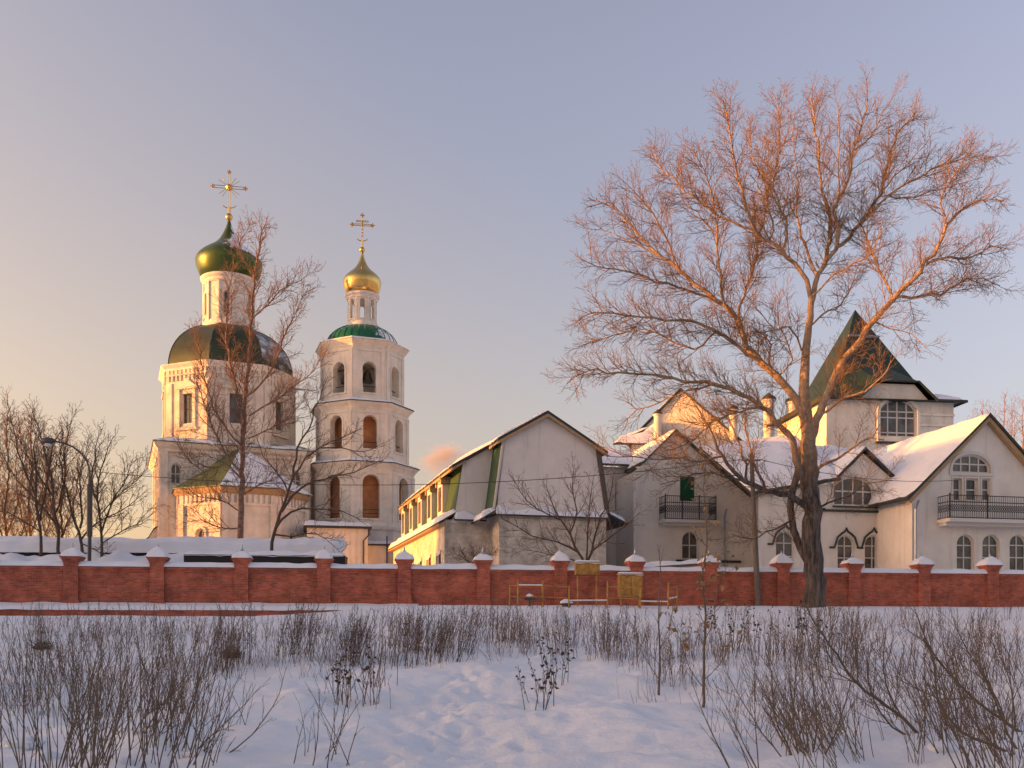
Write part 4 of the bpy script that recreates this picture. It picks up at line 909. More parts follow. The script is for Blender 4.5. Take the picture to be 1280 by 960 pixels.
for s_, e in ((-1, eL), (1, eR)):              # pale boards under the rakes
    b.hexa([rF.pt(e[0]*.97+apR[0]*.03, e[1]-.25, .05), rF.pt(apR[0], apR[1]-.3, .05), rF.pt(apR[0], apR[1]-.3, .45), rF.pt(e[0]*.97+apR[0]*.03, e[1]-.25, .45)], [rF.pt(e[0]*.97+apR[0]*.03, e[1]+.09, .05), rF.pt(apR[0], apR[1]-.004, .05), rF.pt(apR[0], apR[1]-.004, .45), rF.pt(e[0]*.97+apR[0]*.03, e[1]+.09, .45)])
build('rake_board', b, M['soffit'], rw)
for F_, px_, zt_ in ((rF, 1143, 9.9), (kF, 1112, 9.6), (mF, 905, 11.0)):
    b = MB(); u_ = umap(F_, px_); b.tube([F_.pt(u_, zt_, .45), F_.pt(u_, zt_-.5, .12), F_.pt(u_, GZ+.3, .12)], .07, 7); build('downpipe', b, M['zinc'], rw if F_ is not mF else mc)
b = MB(); u_, v_ = uv(rF, 1148, 668); b.box(rF, u_-.2, u_+.2, v_, v_+.9, .003, .1); build('wall_plaque', b, M['panel_grey'], rw)
b = MB(); p = kF.pt(umap(kF, 1123), zmap(kF, 1123, 628), .25); b.tube([p+Vector((0, 0, .9)), p+Vector((0, 0, .3)), p+Vector((0, -.1, -1.4))], [.55, .3, .02], 8); build('icicle', b, M['roof_snow'], rw, smooth=True)

# ------------------------------------------------------------------ sheds behind the wall on the left
F = Frame(at(200, 700, 58).to_2d(), 3)
sh = empty('long_shed', F.pt(0, GZ, -3), 'long low shed with a thick snow covered roof behind the brick wall', 'shed')
u0, u1 = -14.5, 10.5; zs = 6.3
b = MB(); b.box(F, u0, u1, GZ, zs, -3, 0); build('walls', b, M['timber'], sh)
b = MB(); b.hexa([F.pt(u0-.3, zs-.05, .4), F.pt(u1+.3, zs-.05, .4), F.pt(u1+.3, zs+.75, -3.3), F.pt(u0-.3, zs+.75, -3.3)], [F.pt(u0-.3, zs+.1, .4), F.pt(u1+.3, zs+.1, .4), F.pt(u1+.3, zs+.9, -3.3), F.pt(u0-.3, zs+.9, -3.3)]); rf = build('roof', b, M['black_sheet'], sh)
s = MB(); lumpy(s, F, [F.pt(u0-.4, zs+.1, .5), F.pt(u1+.4, zs+.1, .5), F.pt(u1+.4, zs+.9, -3.3), F.pt(u0-.4, zs+.9, -3.3)], .5, 90, 14, amp=.22, edge=.5); build('roof_snow', s, M['roof_snow'], rf, smooth=True)
F = Frame(at(120, 700, 54.5).to_2d(), 7)
sh = empty('snowy_lean_to', F.pt(0, GZ, -1), 'low lean-to under an uneven snow slab just behind the left pillars', 'shed')
b = MB(); b.box(F, -6.3, 5.2, GZ, 5.35, -2.2, -.1); build('walls', b, M['black_sheet'], sh)
s = MB(); lumpy(s, F, [F.pt(-6.5, 5.3, .1), F.pt(5.4, 5.3, .1), F.pt(5.6, 5.75, -2.4), F.pt(-6.5, 5.75, -2.4)], .38, 60, 8, amp=1.1, edge=.4); build('roof_snow', s, M['roof_snow'], sh, smooth=True)
F = Frame(at(335, 700, 53.0).to_2d(), 7)
sh = empty('black_canopy', F.pt(0, GZ, -1.5), 'black sheeted canopy with a flat snow covered top behind the wall before the church', 'canopy')
b = MB(); 
for u in (-4.2, 0, 4.0): b.box(F, u-.07, u+.07, GZ, 5.25, -.3, -.16); b.box(F, u-.07, u+.07, GZ, 5.25, -2.6, -2.46)
build('posts', b, M['black_sheet'], sh)
b = MB(); b.box(F, -4.5, 4.2, 5.15, 5.85, -2.8, 0); rf = build('fascia', b, M['black_sheet'], sh)
s = MB(); lumpy(s, F, [F.pt(-4.55, 5.85, .05), F.pt(4.25, 5.85, .05), F.pt(4.25, 5.85, -2.85), F.pt(-4.55, 5.85, -2.85)], .22, 40, 6, amp=.5, edge=.3); build('top_snow', s, M['roof_snow'], rf, smooth=True)
F = Frame(at(842, 715, 54.5).to_2d(), 10)
sh = empty('snowy_porch', F.pt(0, GZ, -1), 'small timber porch roof loaded with snow behind the wall under the balcony', 'porch')
b = MB()
for u in (-1.4, 1.5): b.box(F, u-.08, u+.08, GZ, 5.3, -.3, -.14)
build('posts', b, M['timber'], sh)
b = MB(); b.hexa([F.pt(-1.9, 5.15, .2), F.pt(2.0, 5.45, .2), F.pt(2.0, 5.5, -2), F.pt(-1.9, 5.2, -2)], [F.pt(-1.9, 5.25, .2), F.pt(2.0, 5.55, .2), F.pt(2.0, 5.6, -2), F.pt(-1.9, 5.3, -2)]); rf = build('roof', b, M['timber'], sh)
s = MB(); lumpy(s, F, [F.pt(-1.9, 5.25, .2), F.pt(2.0, 5.55, .2), F.pt(2.0, 5.6, -2), F.pt(-1.9, 5.3, -2)], .22, 20, 6, amp=.5, edge=.3); build('roof_snow', s, M['roof_snow'], rf, smooth=True)

# ------------------------------------------------------------------ lamp, pole, cable, gas equipment
LZ = 53.0; lp = at(112, 700, LZ); sl0 = empty('street_lamp', (lp.x, lp.y, GZ), 'curved arm street lamp on a dark post above the snowy shed', 'street lamp')
b = MB(); z1 = at(112, 596, LZ).z; b.tube([(lp.x-.05, lp.y, GZ), (lp.x, lp.y, 6.5), (lp.x+.02, lp.y, z1)], [.11, .10, .085], 10); b.tube([(lp.x, lp.y, z1-3.3), (lp.x, lp.y, z1-.4)], .15, 8); build('post', b, M['steel'], sl0, smooth=40)
pts = [at(x_, y_, LZ) for x_, y_ in ((112, 598), (112, 588), (109, 577), (102, 567), (92, 559), (80, 554), (66, 551))]
b = MB(); b.tube(pts, .055, 6); build('arm', b, M['steel'], sl0)
b = MB(); p = at(60, 551, LZ); b.tube([p+Vector((.38, 0, .02)), p+Vector((.25, 0, 0)), p+Vector((-.05, 0, -.02)), p+Vector((-.32, 0, 0)), p+Vector((-.42, 0, .02))], [.07, .15, .22, .15, .03], 10); hd = build('lamp_head', b, M['steel'], sl0, smooth=True)
b = MB(); b.lathe(p.to_2d(), [(.02, p.z-.34), (.12, p.z-.30), (.17, p.z-.16)], 10); build('lens', b, M['frame'], hd)
UZ = 51.5; pp = at(948, 757, UZ); up = empty('utility_pole', (pp.x, pp.y, 2.95), 'slim grey wooden utility pole standing left of the big poplar trunk', 'pole')
pt_ = at(939, 566, UZ); b = MB(); b.tube([(pp.x, pp.y, 2.8), tuple(at(944, 680, UZ)), tuple(pt_)], [.155, .145, .11], 10); build('post', b, mat('weathered_wood', (.17, .145, .125), .9, var=.35, vscale=5, bump=.5, bscale=20), up, smooth=40)
b = MB(); b.tube([pt_+Vector((-.5, 0, -.4)), pt_+Vector((.5, 0, -.4))], .05, 5); build('crossarm', b, M['timber'], up)
def cable(name, a, c, sag, lab):
    pts = [a.lerp(c, i/30)+Vector((0, 0, -sag*4*(i/30)*(1-i/30))) for i in range(31)]
    b = MB(); b.tube(pts, .018, 4); tag(build(name, b, M['iron'], None, base=a), lab, 'cable')
cable('overhead_cable', at(113, 589, LZ), pt_+Vector((-.45, 0, -.35)), 1.05, 'long thin overhead cable from the street lamp post to the utility pole')
cable('overhead_cable', pt_+Vector((.45, 0, -.35)), rF.pt(umap(rF, 1200), zmap(rF, 1200, 600), .1), .5, 'short thin overhead cable from the utility pole to the gabled wing')

GZF = 47.9
gf_ = empty('gas_fence', at(735, 757, GZF), 'low fence of yellow pipe posts and rails in front of the brick wall', 'fence')
def gp(px, dz=0, Z=GZF): p = at(px, 757, Z); return Vector((p.x, p.y, gz(p.x, p.y)+dz))
cols = [(637, 0, 1.25), (647, -1.3, 1.42), (678, -1.3, 1.36), (711, -1.3, 1.2), (759, -1.3, 1.4), (800, -1.3, 1.15), (835, -1.3, 1.38), (846, 0, 1.2)]
for px, dz, h in cols:
    b = MB(); p0 = gp(px, -.1, GZF+dz); b.tube([p0, p0+Vector((.02, 0, h))], .042, 6); build('post', b, M['yellow'], gf_)
for k, ((a_, da, _), (c_, dc, _)) in enumerate(zip(cols[:-1], cols[1:])):
    for h in ((1.02, .48) if k not in (3, 5) else (.34,)):
        b = MB(); b.tube([gp(a_, h, GZF+da), gp(c_, h, GZF+dc)], .026, 5); r_ = build('rail', b, M['yellow'], gf_)
        if (k, h) in ((1, 1.02), (5, .34), (6, .48), (3, .34)): b = MB(); b.tube([gp(a_, h+.03, GZF+da), gp(c_, h+.03, GZF+dc)], .036, 5); build('snow', b, M['roof_snow'], r_)
def cabinet(px, y0, y1, wpx, Z, lab, dep=.5, legs=2):
    p = gp(px, 0, Z); F = Frame(p.to_2d(), 6); hw = wpx/2*Z/FPX; z0, z1 = at(px, y1, Z).z, at(px, y0, Z).z
    c = empty('gas_cabinet', p, lab, 'cabinet', 'yellow gas cabinets')
    b = MB(); b.box(F, -hw, hw, z0, z1, -dep, 0); bd = build('body', b, M['yellow'], c)
    b = MB(); b.box(F, -hw+.05, -.02, z0+.06, z1-.06, .003, .025); b.box(F, .02, hw-.05, z0+.06, z1-.06, .003, .025); build('doors', b, M['yellow'], bd)
    b = MB(); b.box(F, -hw-.05, hw+.05, z1, z1+.04, -dep-.05, .06); build('lid', b, M['yellow'], bd)
    s = MB(); lumpy(s, F, [F.pt(-hw-.05, z1+.04, .06), F.pt(hw+.05, z1+.04, .06), F.pt(hw+.05, z1+.04, -dep-.05), F.pt(-hw-.05, z1+.04, -dep-.05)], .07, 10, 5, edge=.15); build('snow', s, M['roof_snow'], bd, smooth=True)
    for i in range(legs):
        u = (-hw+.12) if i == 0 else (hw-.12)
        b = MB(); b.tube([F.pt(u, p.z-.2, -dep/2), F.pt(u, z0, -dep/2)], .045, 6); build('leg', b, M['yellow'], c)
cabinet(735, 703, 718, 30, 48.6, 'wide yellow cabinet on tall legs level with the top of the brick wall')
cabinet(789, 718, 746, 29, 47.2, 'square yellow cabinet on short legs beside the yellow fence')
p = gp(662, 0, 47.6); gv_ = empty('gas_valve', p, 'grey gas valve under a cap of snow behind the yellow rails', 'valve')
b = MB(); b.tube([p-Vector((0, 0, .1)), p+Vector((0, 0, .5))], .06, 8); b.tube([p+Vector((-.25, 0, .38)), p+Vector((.25, 0, .38))], .07, 8); build('pipe', b, M['steel'], gv_)
b = MB(); b.lathe(p.to_2d(), [(.2, p.z+.46), (.2, p.z+.5), (.12, p.z+.6), (.02, p.z+.64)], 12); build('snow_cap', b, M['roof_snow'], gv_, smooth=True)
p = gp(708, 0, 47.6); s_ = empty('gas_regulator', p, 'short round regulator heaped with snow between the two yellow cabinets', 'regulator')
b = MB(); b.lathe(p.to_2d(), [(.22, p.z-.1), (.22, p.z+.12), (.3, p.z+.16)], 12); build('body', b, M['steel'], s_)
b = MB(); b.lathe(p.to_2d(), [(.33, p.z+.16), (.3, p.z+.26), (.15, p.z+.36), (.02, p.z+.38)], 12); build('snow_cap', b, M['roof_snow'], s_, smooth=True)

# ------------------------------------------------------------------ trees
def batch_mesh(name, tubes, m, parent, base, sides_of):
    """tubes: list of (points, radii). Grouped by point count, turned into one mesh with numpy."""
    groups = {}
    for pts, rad in tubes: groups.setdefault((len(pts), sides_of(rad[0])), []).append((pts, rad))
    V, Fc, off = [], [], 0
    for (n, sd_), lst in groups.items():
        P = np.array([[tuple(p) for p in pts] for pts, _ in lst]); Rr = np.array([r for _, r in lst])
        T = np.empty_like(P); T[:, 1:-1] = P[:, 2:]-P[:, :-2]; T[:, 0] = P[:, 1]-P[:, 0]; T[:, -1] = P[:, -1]-P[:, -2]
        T /= np.linalg.norm(T, axis=2, keepdims=True)+1e-9
        A = np.cross(T, np.array([.37, .81, .45])); A /= np.linalg.norm(A, axis=2, keepdims=True)+1e-9; B = np.cross(T, A)
        q = np.arange(sd_)*2*np.pi/sd_
        X = P[:, :, None, :]+Rr[:, :, None, None]*(A[:, :, None, :]*np.cos(q)[None, None, :, None]+B[:, :, None, :]*np.sin(q)[None, None, :, None])
        V.append(X.reshape(-1, 3)); N = len(lst)
        base_i = off+np.arange(N)[:, None, None]*n*sd_+np.arange(n-1)[None, :, None]*sd_
        i = np.arange(sd_)[None, None, :]; i2 = (i+1) % sd_
        Q = np.stack([base_i+i, base_i+i2, base_i+sd_+i2, base_i+sd_+i], -1).reshape(-1, 4)
        Fc.append(Q); off += N*n*sd_
    V = np.concatenate(V)-np.array(tuple(base)); Fc = np.concatenate(Fc)
    me = bpy.data.meshes.new(name); me.vertices.add(len(V)); me.vertices.foreach_set('co', V.ravel())
    me.loops.add(Fc.size); me.loops.foreach_set('vertex_index', Fc.ravel().astype(np.int32))
    me.polygons.add(len(Fc)); me.polygons.foreach_set('loop_start', (np.arange(len(Fc))*4).astype(np.int32)); me.polygons.foreach_set('loop_total', np.full(len(Fc), 4, np.int32))
    me.polygons.foreach_set('use_smooth', np.ones(len(Fc), bool)); me.update(calc_edges=True); me.materials.append(m)
    o = bpy.data.objects.new(name, me); COL.objects.link(o); BASE[o] = Vector(base)
    if parent is not None: o.parent = parent
    else: o.location = base
    return o
UP = Vector((0, 0, 1))
def curve(rng, p, d, L, n, up, wob):
    pts = [p.copy()]; d = d.normalized(); st = L/(n-1)
    for i in range(n-1):
        d = (d+Vector((rng.gauss(0, wob), rng.gauss(0, wob), rng.gauss(0, wob)+up))).normalized()
        p = p+d*st; pts.append(p.copy())
    return pts
def smooth_line(pts, rads, step):
    """Catmull-Rom through traced joints, resampled."""
    out, ro = [], []
    n = len(pts)
    for i in range(n-1):
        p0, p1, p2, p3 = pts[max(i-1, 0)], pts[i], pts[i+1], pts[min(i+2, n-1)]
        m_ = max(1, int((p2-p1).length/step))
        for k in range(m_):
            t = k/m_
            out.append(.5*((2*p1)+(p2-p0)*t+(2*p0-5*p1+4*p2-p3)*t*t+(3*p1-p0-3*p2+p3)*t**3)); ro.append(rads[i]+(rads[i+1]-rads[i])*t)
    out.append(pts[-1]); ro.append(rads[-1])
    return out, ro
def grow(rng, T, pts, rad, level, S):
    T.setdefault(level, []).append((pts, rad))
    if level >= len(S): return
    s = S[level]; cum = [0]
    for a, c in zip(pts[:-1], pts[1:]): cum.append(cum[-1]+(c-a).length)
    tot = cum[-1]; x = s['st']*tot+rng.uniform(0, s['sp']); az = rng.uniform(0, 6.28); k = 0
    while x < tot*.985:
        while k < len(cum)-2 and cum[k+1] < x: k += 1
        f = (x-cum[k])/max(1e-6, cum[k+1]-cum[k]); p = pts[k].lerp(pts[k+1], f); t = (pts[k+1]-pts[k]).normalized(); r = rad[k]+(rad[k+1]-rad[k])*f
        fr = x/tot; az += 2.4+rng.gauss(0, .5); ang = R(rng.uniform(*s['ang']))
        a = t.cross(Vector((.3, .5, .81))).normalized(); c = t.cross(a); d = t*math.cos(ang)+(a*math.cos(az)+c*math.sin(az))*math.sin(ang)
        d.z += s.get('lift', 0); d.y *= s.get('flat', 1)
        L = s['len']*(1-s.get('tl', .5)*fr)*rng.uniform(.55, 1.15)
        L = min(L, s.get('rel', 9)*tot)
        r0 = min(r*.72, s['r'])*rng.uniform(.8, 1.1); n = s['n']; r1 = s.get('r1', r0*.35)
        q = curve(rng, p, d, L, n, s['up'], s['wob'])
        grow(rng, T, q, [r0+(r1-r0)*i/(n-1) for i in range(n)], level+1, S)
        x += s['sp']*rng.uniform(.6, 1.4)
def tree(name, base, lab, cat, T, mtrunk, mcrown, split=1, group=None, sides=None):
    sides = sides or (lambda r: 12 if r > .2 else 8 if r > .07 else 5 if r > .03 else 3)
    root = empty(name, base, lab, cat, group)
    batch_mesh('trunk', [t for l in T if l < split for t in T[l]], M[mtrunk], root, base, sides)
    batch_mesh('crown', [t for l in T if l >= split for t in T[l]], M[mcrown], root, base, sides)
    return root

# the big poplar: trunk and limbs traced, every limb with its own drift in depth
PZ_ = 49.3
def zo(x, y): return (690+x/2.134, 90+y/2.134)
limbs = [   # (points in pixels, base radius m, tip radius m, drift in depth per metre)
 ([(1017, 762), (1018, 740), (1016, 700), (1014, 640), (1012, 590), (1010, 545), zo(672, 850), zo(676, 760), zo(686, 680), zo(692, 610)], .68, .30, 0.0),
 ([zo(690, 620), zo(702, 565), zo(722, 515), zo(740, 450), zo(745, 400), zo(735, 360), zo(715, 290), zo(712, 210), zo(700, 130), zo(690, 70)], .19, .03, .10),
 ([zo(722, 515), zo(757, 468), zo(765, 420), zo(757, 360), zo(790, 290), zo(802, 210), zo(830, 130), zo(842, 70)], .16, .025, -.2),
 ([zo(757, 468), zo(795, 438), zo(840, 380), zo(875, 320), zo(892, 260), zo(908, 200), zo(940, 145), zo(985, 115)], .14, .025, .35),
 ([zo(840, 380), zo(900, 330), zo(960, 290), zo(1040, 250), zo(1120, 225), zo(1180, 235)], .09, .02, -.3),
 ([(1012, 560), zo(705, 930), zo(735, 860), zo(765, 795), zo(805, 735), zo(860, 665), zo(910, 605), zo(960, 560), zo(1000, 510), zo(1030, 460), zo(1052, 410), zo(1090, 370), zo(1150, 335), zo(1205, 345)], .30, .025, -.25),
 ([zo(910, 605), zo(960, 598), zo(1040, 592), zo(1090, 560), zo(1130, 550), zo(1195, 570)], .10, .02, .3),
 ([zo(1000, 510), zo(1060, 492), zo(1120, 490), zo(1170, 462), zo(1200, 470)], .09, .02, .1),
 ([zo(910, 605), zo(885, 540), zo(850, 470), zo(825, 400), zo(830, 330)], .09, .02, .5),
 ([zo(1052, 410), zo(1040, 350), zo(1060, 290), zo(1090, 240), zo(1110, 215)], .06, .015, -.3),
 ([(1006, 535), zo(650, 870), zo(600, 815), zo(540, 760), zo(510, 710), zo(492, 660), zo(455, 622), zo(400, 580), zo(340, 530), zo(290, 490), zo(240, 440), zo(180, 375), zo(115, 340)], .30, .025, .12),
 ([zo(492, 660), zo(457, 600), zo(446, 520), zo(440, 430), zo(430, 345), zo(410, 280), zo(385, 210)], .11, .02, -.45),
 ([zo(510, 710), zo(502, 630), zo(530, 540), zo(555, 440), zo(575, 330), zo(585, 250), zo(560, 170)], .12, .02, .5),
 ([zo(455, 622), zo(360, 580), zo(280, 560), zo(200, 530), zo(120, 520), zo(80, 500)], .09, .02, -.35),
 ([zo(692, 610), zo(680, 560), zo(650, 510), zo(612, 480), zo(580, 450), zo(540, 420), zo(520, 370), zo(500, 285), zo(482, 210), zo(470, 140), zo(455, 75)], .17, .025, -.18),
 ([zo(612, 480), zo(628, 420), zo(603, 350), zo(592, 290), zo(608, 200), zo(600, 70)], .10, .02, .4),
 ([zo(540, 420), zo(480, 400), zo(410, 360), zo(340, 300), zo(290, 250), zo(280, 200)], .09, .02, .25),
 ([zo(340, 530), zo(300, 440), zo(260, 370), zo(220, 320), zo(190, 290)], .07, .015, -.4),
 ([zo(560, 775), zo(500, 735), zo(440, 690), zo(380, 670), zo(300, 660), zo(200, 650), zo(110, 640), zo(70, 660)], .14, .02, -.3),
 ([zo(440, 690), zo(380, 740), zo(330, 722), zo(250, 690), zo(170, 700), zo(100, 720)], .08, .02, .3),
 ([zo(580, 785), zo(575, 700), zo(545, 730), zo(520, 690)], .07, .03, .6),
 ([(1003, 600), zo(640, 985), zo(615, 945), zo(560, 890), zo(500, 860), zo(440, 832), zo(380, 822), zo(290, 810), zo(180, 805), zo(95, 795), zo(40, 830)], .24, .02, -.2),
 ([zo(440, 832), zo(360, 850), zo(290, 880), zo(220, 905), zo(195, 950)], .08, .02, .35),
 ([zo(560, 890), zo(500, 905), zo(430, 935), zo(370, 990), zo(300, 1010)], .09, .02, -.5),
 ([(1006, 632), (985, 618), (957, 614), (930, 602), (915, 588), (903, 570), (893, 548), (880, 525), (868, 505)], .24, .03, -.35),
 ([(903, 570), (875, 575), (840, 574), (790, 572), (752, 567)], .08, .015, -.3),
 ([(935, 604), (931, 580), (920, 548), (912, 522), (898, 500)], .10, .02, .1),
 ([(957, 614), (948, 590), (938, 560), (930, 530), (935, 500)], .10, .02, .3),
 ([(930, 602), (905, 598), (880, 590), (855, 600), (825, 606)], .07, .015, -.2),
 ([(1013, 710), (992, 662), (990, 625), (996, 590), (1000, 560)], .25, .18, .35),
 ([(1015, 592), (1030, 585), (1050, 574), (1075, 552), (1092, 545), (1100, 530)], .13, .02, -.35),
 ([(1014, 640), (1035, 630), (1062, 618), (1085, 605), (1115, 600)], .09, .015, -.5),
 ([(990, 650), (965, 662), (940, 672), (915, 668)], .07, .02, -.6),
 ([zo(700, 930), zo(780, 872), zo(840, 850), zo(880, 820), zo(905, 770)], .10, .02, -.5),
 ([zo(686, 680), zo(720, 650), zo(770, 620), zo(800, 570), zo(815, 520)], .08, .02, .6),
 ([zo(580, 450), zo(590, 400), zo(560, 340), zo(550, 270), zo(530, 200), zo(525, 120)], .08, .015, .5),
 ([zo(712, 545), zo(680, 480), zo(660, 420), zo(650, 340), zo(655, 260), zo(640, 170), zo(645, 90)], .10, .018, .45),
 ([zo(755, 360), zo(770, 300), zo(760, 230), zo(770, 160), zo(765, 80)], .07, .015, -.4),
 ([zo(802, 210), zo(850, 170), zo(880, 110), zo(900, 75)], .06, .012, .4),
 ([zo(875, 320), zo(930, 260), zo(990, 200), zo(1020, 150)], .06, .012, -.3),
 ([zo(900, 330), zo(950, 340), zo(1010, 320), zo(1080, 300), zo(1150, 280)], .06, .012, .5),
 ([zo(690, 600), zo(730, 560), zo(780, 520), zo(830, 500), zo(870, 450), zo(880, 390)], .08, .015, -.5),
 ([zo(440, 430), zo(400, 390), zo(350, 340), zo(330, 270)], .06, .012, -.5),
 ([zo(530, 540), zo(560, 480), zo(580, 420), zo(640, 370), zo(660, 300)], .06, .012, .6),
 ([zo(290, 490), zo(220, 460), zo(160, 430), zo(100, 420)], .06, .012, .4),
 ([zo(600, 815), zo(640, 770), zo(620, 700), zo(600, 650), zo(610, 590)], .07, .015, -.5),
 ([zo(676, 760), zo(640, 680), zo(600, 690), zo(560, 640), zo(520, 600)], .07, .015, -.6),
 ([zo(860, 665), zo(900, 690), zo(960, 700), zo(1000, 740)], .06, .012, -.2),
]
rng = random.Random(11); T = {0: [], 1: []}; placed = []
S_pop = [dict(st=.12, sp=.22, ang=(28, 60), lift=.10, len=2.15, tl=.40, rel=.42, r=.026, r1=.009, n=7, up=.035, wob=.075),
         dict(st=.10, sp=.125, ang=(22, 55), lift=.05, len=1.0, tl=.4, r=.012, r1=.0068, n=4, up=.045, wob=.09),
         dict(st=.22, sp=.15, ang=(22, 55), len=.38, tl=.4, r=.0085, r1=.0065, n=3, up=.04, wob=.09)]
for i, (px, r0, r1, dr) in enumerate(limbs):
    y0 = PZ_
    if i:                                      # start at the depth of the limb it grows from
        best = min(((a-px[0][0])**2+(c-px[0][1])**2, yy) for a, c, yy in placed); y0 = best[1]
    pts = []; run = 0; prev = None; acc = y0
    for (x_, y_) in px:
        q = at(x_, y_, PZ_)
        if prev is not None: acc += dr*(q-prev).length*rng.uniform(.6, 1.4)
        prev = q; pts.append(at(x_, y_, acc)); placed.append((x_, y_, acc))
    n = len(pts); rads = [r1+(r0*.76-r1)*(1-k/(n-1))**1.1 for k in range(n)]
    if i == 0: rads = [.60, .53, .49, .46, .43, .37, .27, .21, .175, .155]
    pl, rl = smooth_line(pts, rads, .45)
    for k in range(1, len(pl)-1): pl[k] = pl[k]+Vector((rng.gauss(0, .05), rng.gauss(0, .06), rng.gauss(0, .05)))
    for k in range(0, len(pl)-1, 2): placed.append((640+FPX*pl[k].x/pl[k].y, HOR-FPX*(pl[k].z-CAMZ)/pl[k].y, pl[k].y))
    if i == 0: T[0].append((pl, rl))
    else:
        S = [dict(s) for s in S_pop]
        if i > 23 or i == 22: S[0]['sp'] = .42; S[0]['len'] = 2.0
        grow(rng, T, pl, rl, 0, S)
pb = at(1017, 757, PZ_)
root = tree('poplar_tree', (pb.x, pb.y, 2.9), 'huge bare poplar with a thick trunk and a wide sunlit crown before the wall', 'tree', T, 'poplar_bark', 'twig', 1)
print('poplar tubes', {k: len(v) for k, v in T.items()})

def simple_tree(name, stems, Z, lab, mt, mc_, S, seed, group=None, split=1, cat='tree', drift=.15):
    rng = random.Random(seed); T = {}
    for px, r0, r1 in stems:
        acc = Z+rng.uniform(-.3, .3); pts = []; prev = None; dr = rng.uniform(-drift, drift)
        for x_, y_ in px:
            q = at(x_, y_, Z); acc += dr*(q-prev).length if prev is not None else 0; prev = q; pts.append(at(x_, y_, acc))
        n = len(pts); rads = [r1*.8+(r0*.78-r1*.8)*(1-k/(n-1)) for k in range(n)]
        pl, rl = smooth_line(pts, rads, .5)
        for k in range(1, len(pl)-1): pl[k] = pl[k]+Vector((rng.gauss(0, .04), rng.gauss(0, .05), rng.gauss(0, .03)))
        grow(rng, T, pl, rl, 0, S)
    p = at(*stems[0][0][0], Z)
    return tree(name, (p.x, p.y, min(p.z, 3.0)), lab, cat, T, mt, mc_, split, group)
def spec(l1=2.2, l2=.8, sp1=.5, sp2=.24, st=.25, ang=(28, 55), lift=.12, up=.07, r=.03, l3=.3, tw=.0085, flat=1):
    sp1 *= .68; sp2 *= .72
    return [dict(st=st, sp=sp1, ang=ang, lift=lift, len=l1, tl=.5, rel=.45, r=r, r1=tw*1.3, n=6, up=up, wob=.12, flat=flat),
            dict(st=.15, sp=sp2, ang=(25, 55), lift=.05, len=l2, tl=.4, r=.012, r1=tw, n=4, up=up, wob=.14),
            dict(st=.3, sp=sp2*1.1, ang=(25, 55), len=l3, tl=.4, r=.008, r1=tw*.9, n=3, up=.05, wob=.15)]
# tall sunlit tree in front of the church
simple_tree('birch_tree', [([(301, 700), (301, 640), (302, 600), (304, 545), (307, 500), (312, 440), (314, 390), (318, 345), (326, 300), (334, 272)], .27, .03),
    ([(305, 530), (296, 490), (288, 450), (283, 410), (285, 370), (292, 330)], .11, .02), ([(308, 495), (325, 480), (345, 450), (358, 415), (372, 385), (385, 360)], .10, .02),
    ([(314, 400), (335, 380), (352, 362), (375, 350), (388, 340)], .07, .015), ([(301, 590), (283, 570), (270, 545), (255, 505), (244, 470)], .11, .02),
    ([(303, 560), (272, 520), (258, 480), (250, 440), (240, 405)], .09, .015), ([(302, 600), (280, 580), (255, 590), (232, 570), (222, 545)], .08, .015),
    ([(311, 520), (345, 500), (370, 480), (392, 465), (405, 440)], .08, .015), ([(310, 548), (340, 535), (365, 520), (385, 490)], .07, .015),
    ([(301, 640), (275, 625), (245, 620), (225, 600)], .07, .015), ([(302, 620), (325, 605), (345, 600), (365, 580)], .06, .015), ([(301, 660), (275, 660), (250, 650), (225, 655)], .07, .015),
    ([(318, 345), (300, 320), (302, 300), (312, 280)], .05, .012)], 62.4, 'tall bare tree with orange sunlit trunk in front of the church', 'bark_birch', 'birch_twig', spec(2.1, .85, .30, .19, .16), 21)
simple_tree('leaning_tree', [([(334, 700), (343, 665), (352, 640), (360, 615), (367, 595), (382, 575), (400, 560), (425, 548), (452, 535)], .14, .02),
    ([(367, 595), (372, 560), (385, 535), (398, 500), (410, 470)], .10, .02), ([(345, 660), (365, 640), (395, 636), (425, 638), (450, 650)], .10, .02), ([(352, 640), (375, 610), (405, 598), (440, 590), (480, 575)], .10, .02),
    ([(343, 668), (365, 670), (395, 665), (425, 690)], .08, .015), ([(360, 615), (345, 590), (330, 570), (320, 545)], .07, .015), ([(400, 560), (430, 560), (455, 565), (475, 555)], .06, .012)], 56.8,
    'dark bare tree leaning to the right between the church and the bell tower', 'bark_dark', 'twig_dark', spec(2.0, .8, .5, .26, .25), 22)
# clump of bare trees on the left
simple_tree('bare_tree', [([(73, 695), (72, 660), (66, 620), (60, 580), (50, 545), (40, 510)], .13, .02), ([(70, 640), (80, 600), (82, 560), (90, 525)], .08, .015), ([(72, 660), (55, 635), (35, 615), (15, 590), (0, 560)], .08, .015), ([(66, 620), (45, 590), (30, 560), (18, 530)], .07, .015)], 56,
    'dark bare tree nearest the left edge behind the wall', 'bark_dark', 'twig_dark', spec(2.0, .9, .42, .22, .15, lift=.25), 31, 'bare trees by the street lamp')
simple_tree('bare_tree', [([(51, 695), (50, 660), (44, 620), (45, 590), (42, 560), (48, 530)], .12, .02), ([(50, 650), (58, 610), (62, 570), (75, 540)], .08, .015), ([(44, 620), (28, 580), (20, 550), (12, 520)], .08, .015), ([(50, 665), (30, 650), (8, 640), (-12, 620)], .06, .015)], 56,
    'bare tree with two upright stems left of the dark tree near the photo edge', 'bark_dark', 'twig_dark', spec(2.0, .9, .42, .22, .15, lift=.25), 32, 'bare trees by the street lamp')
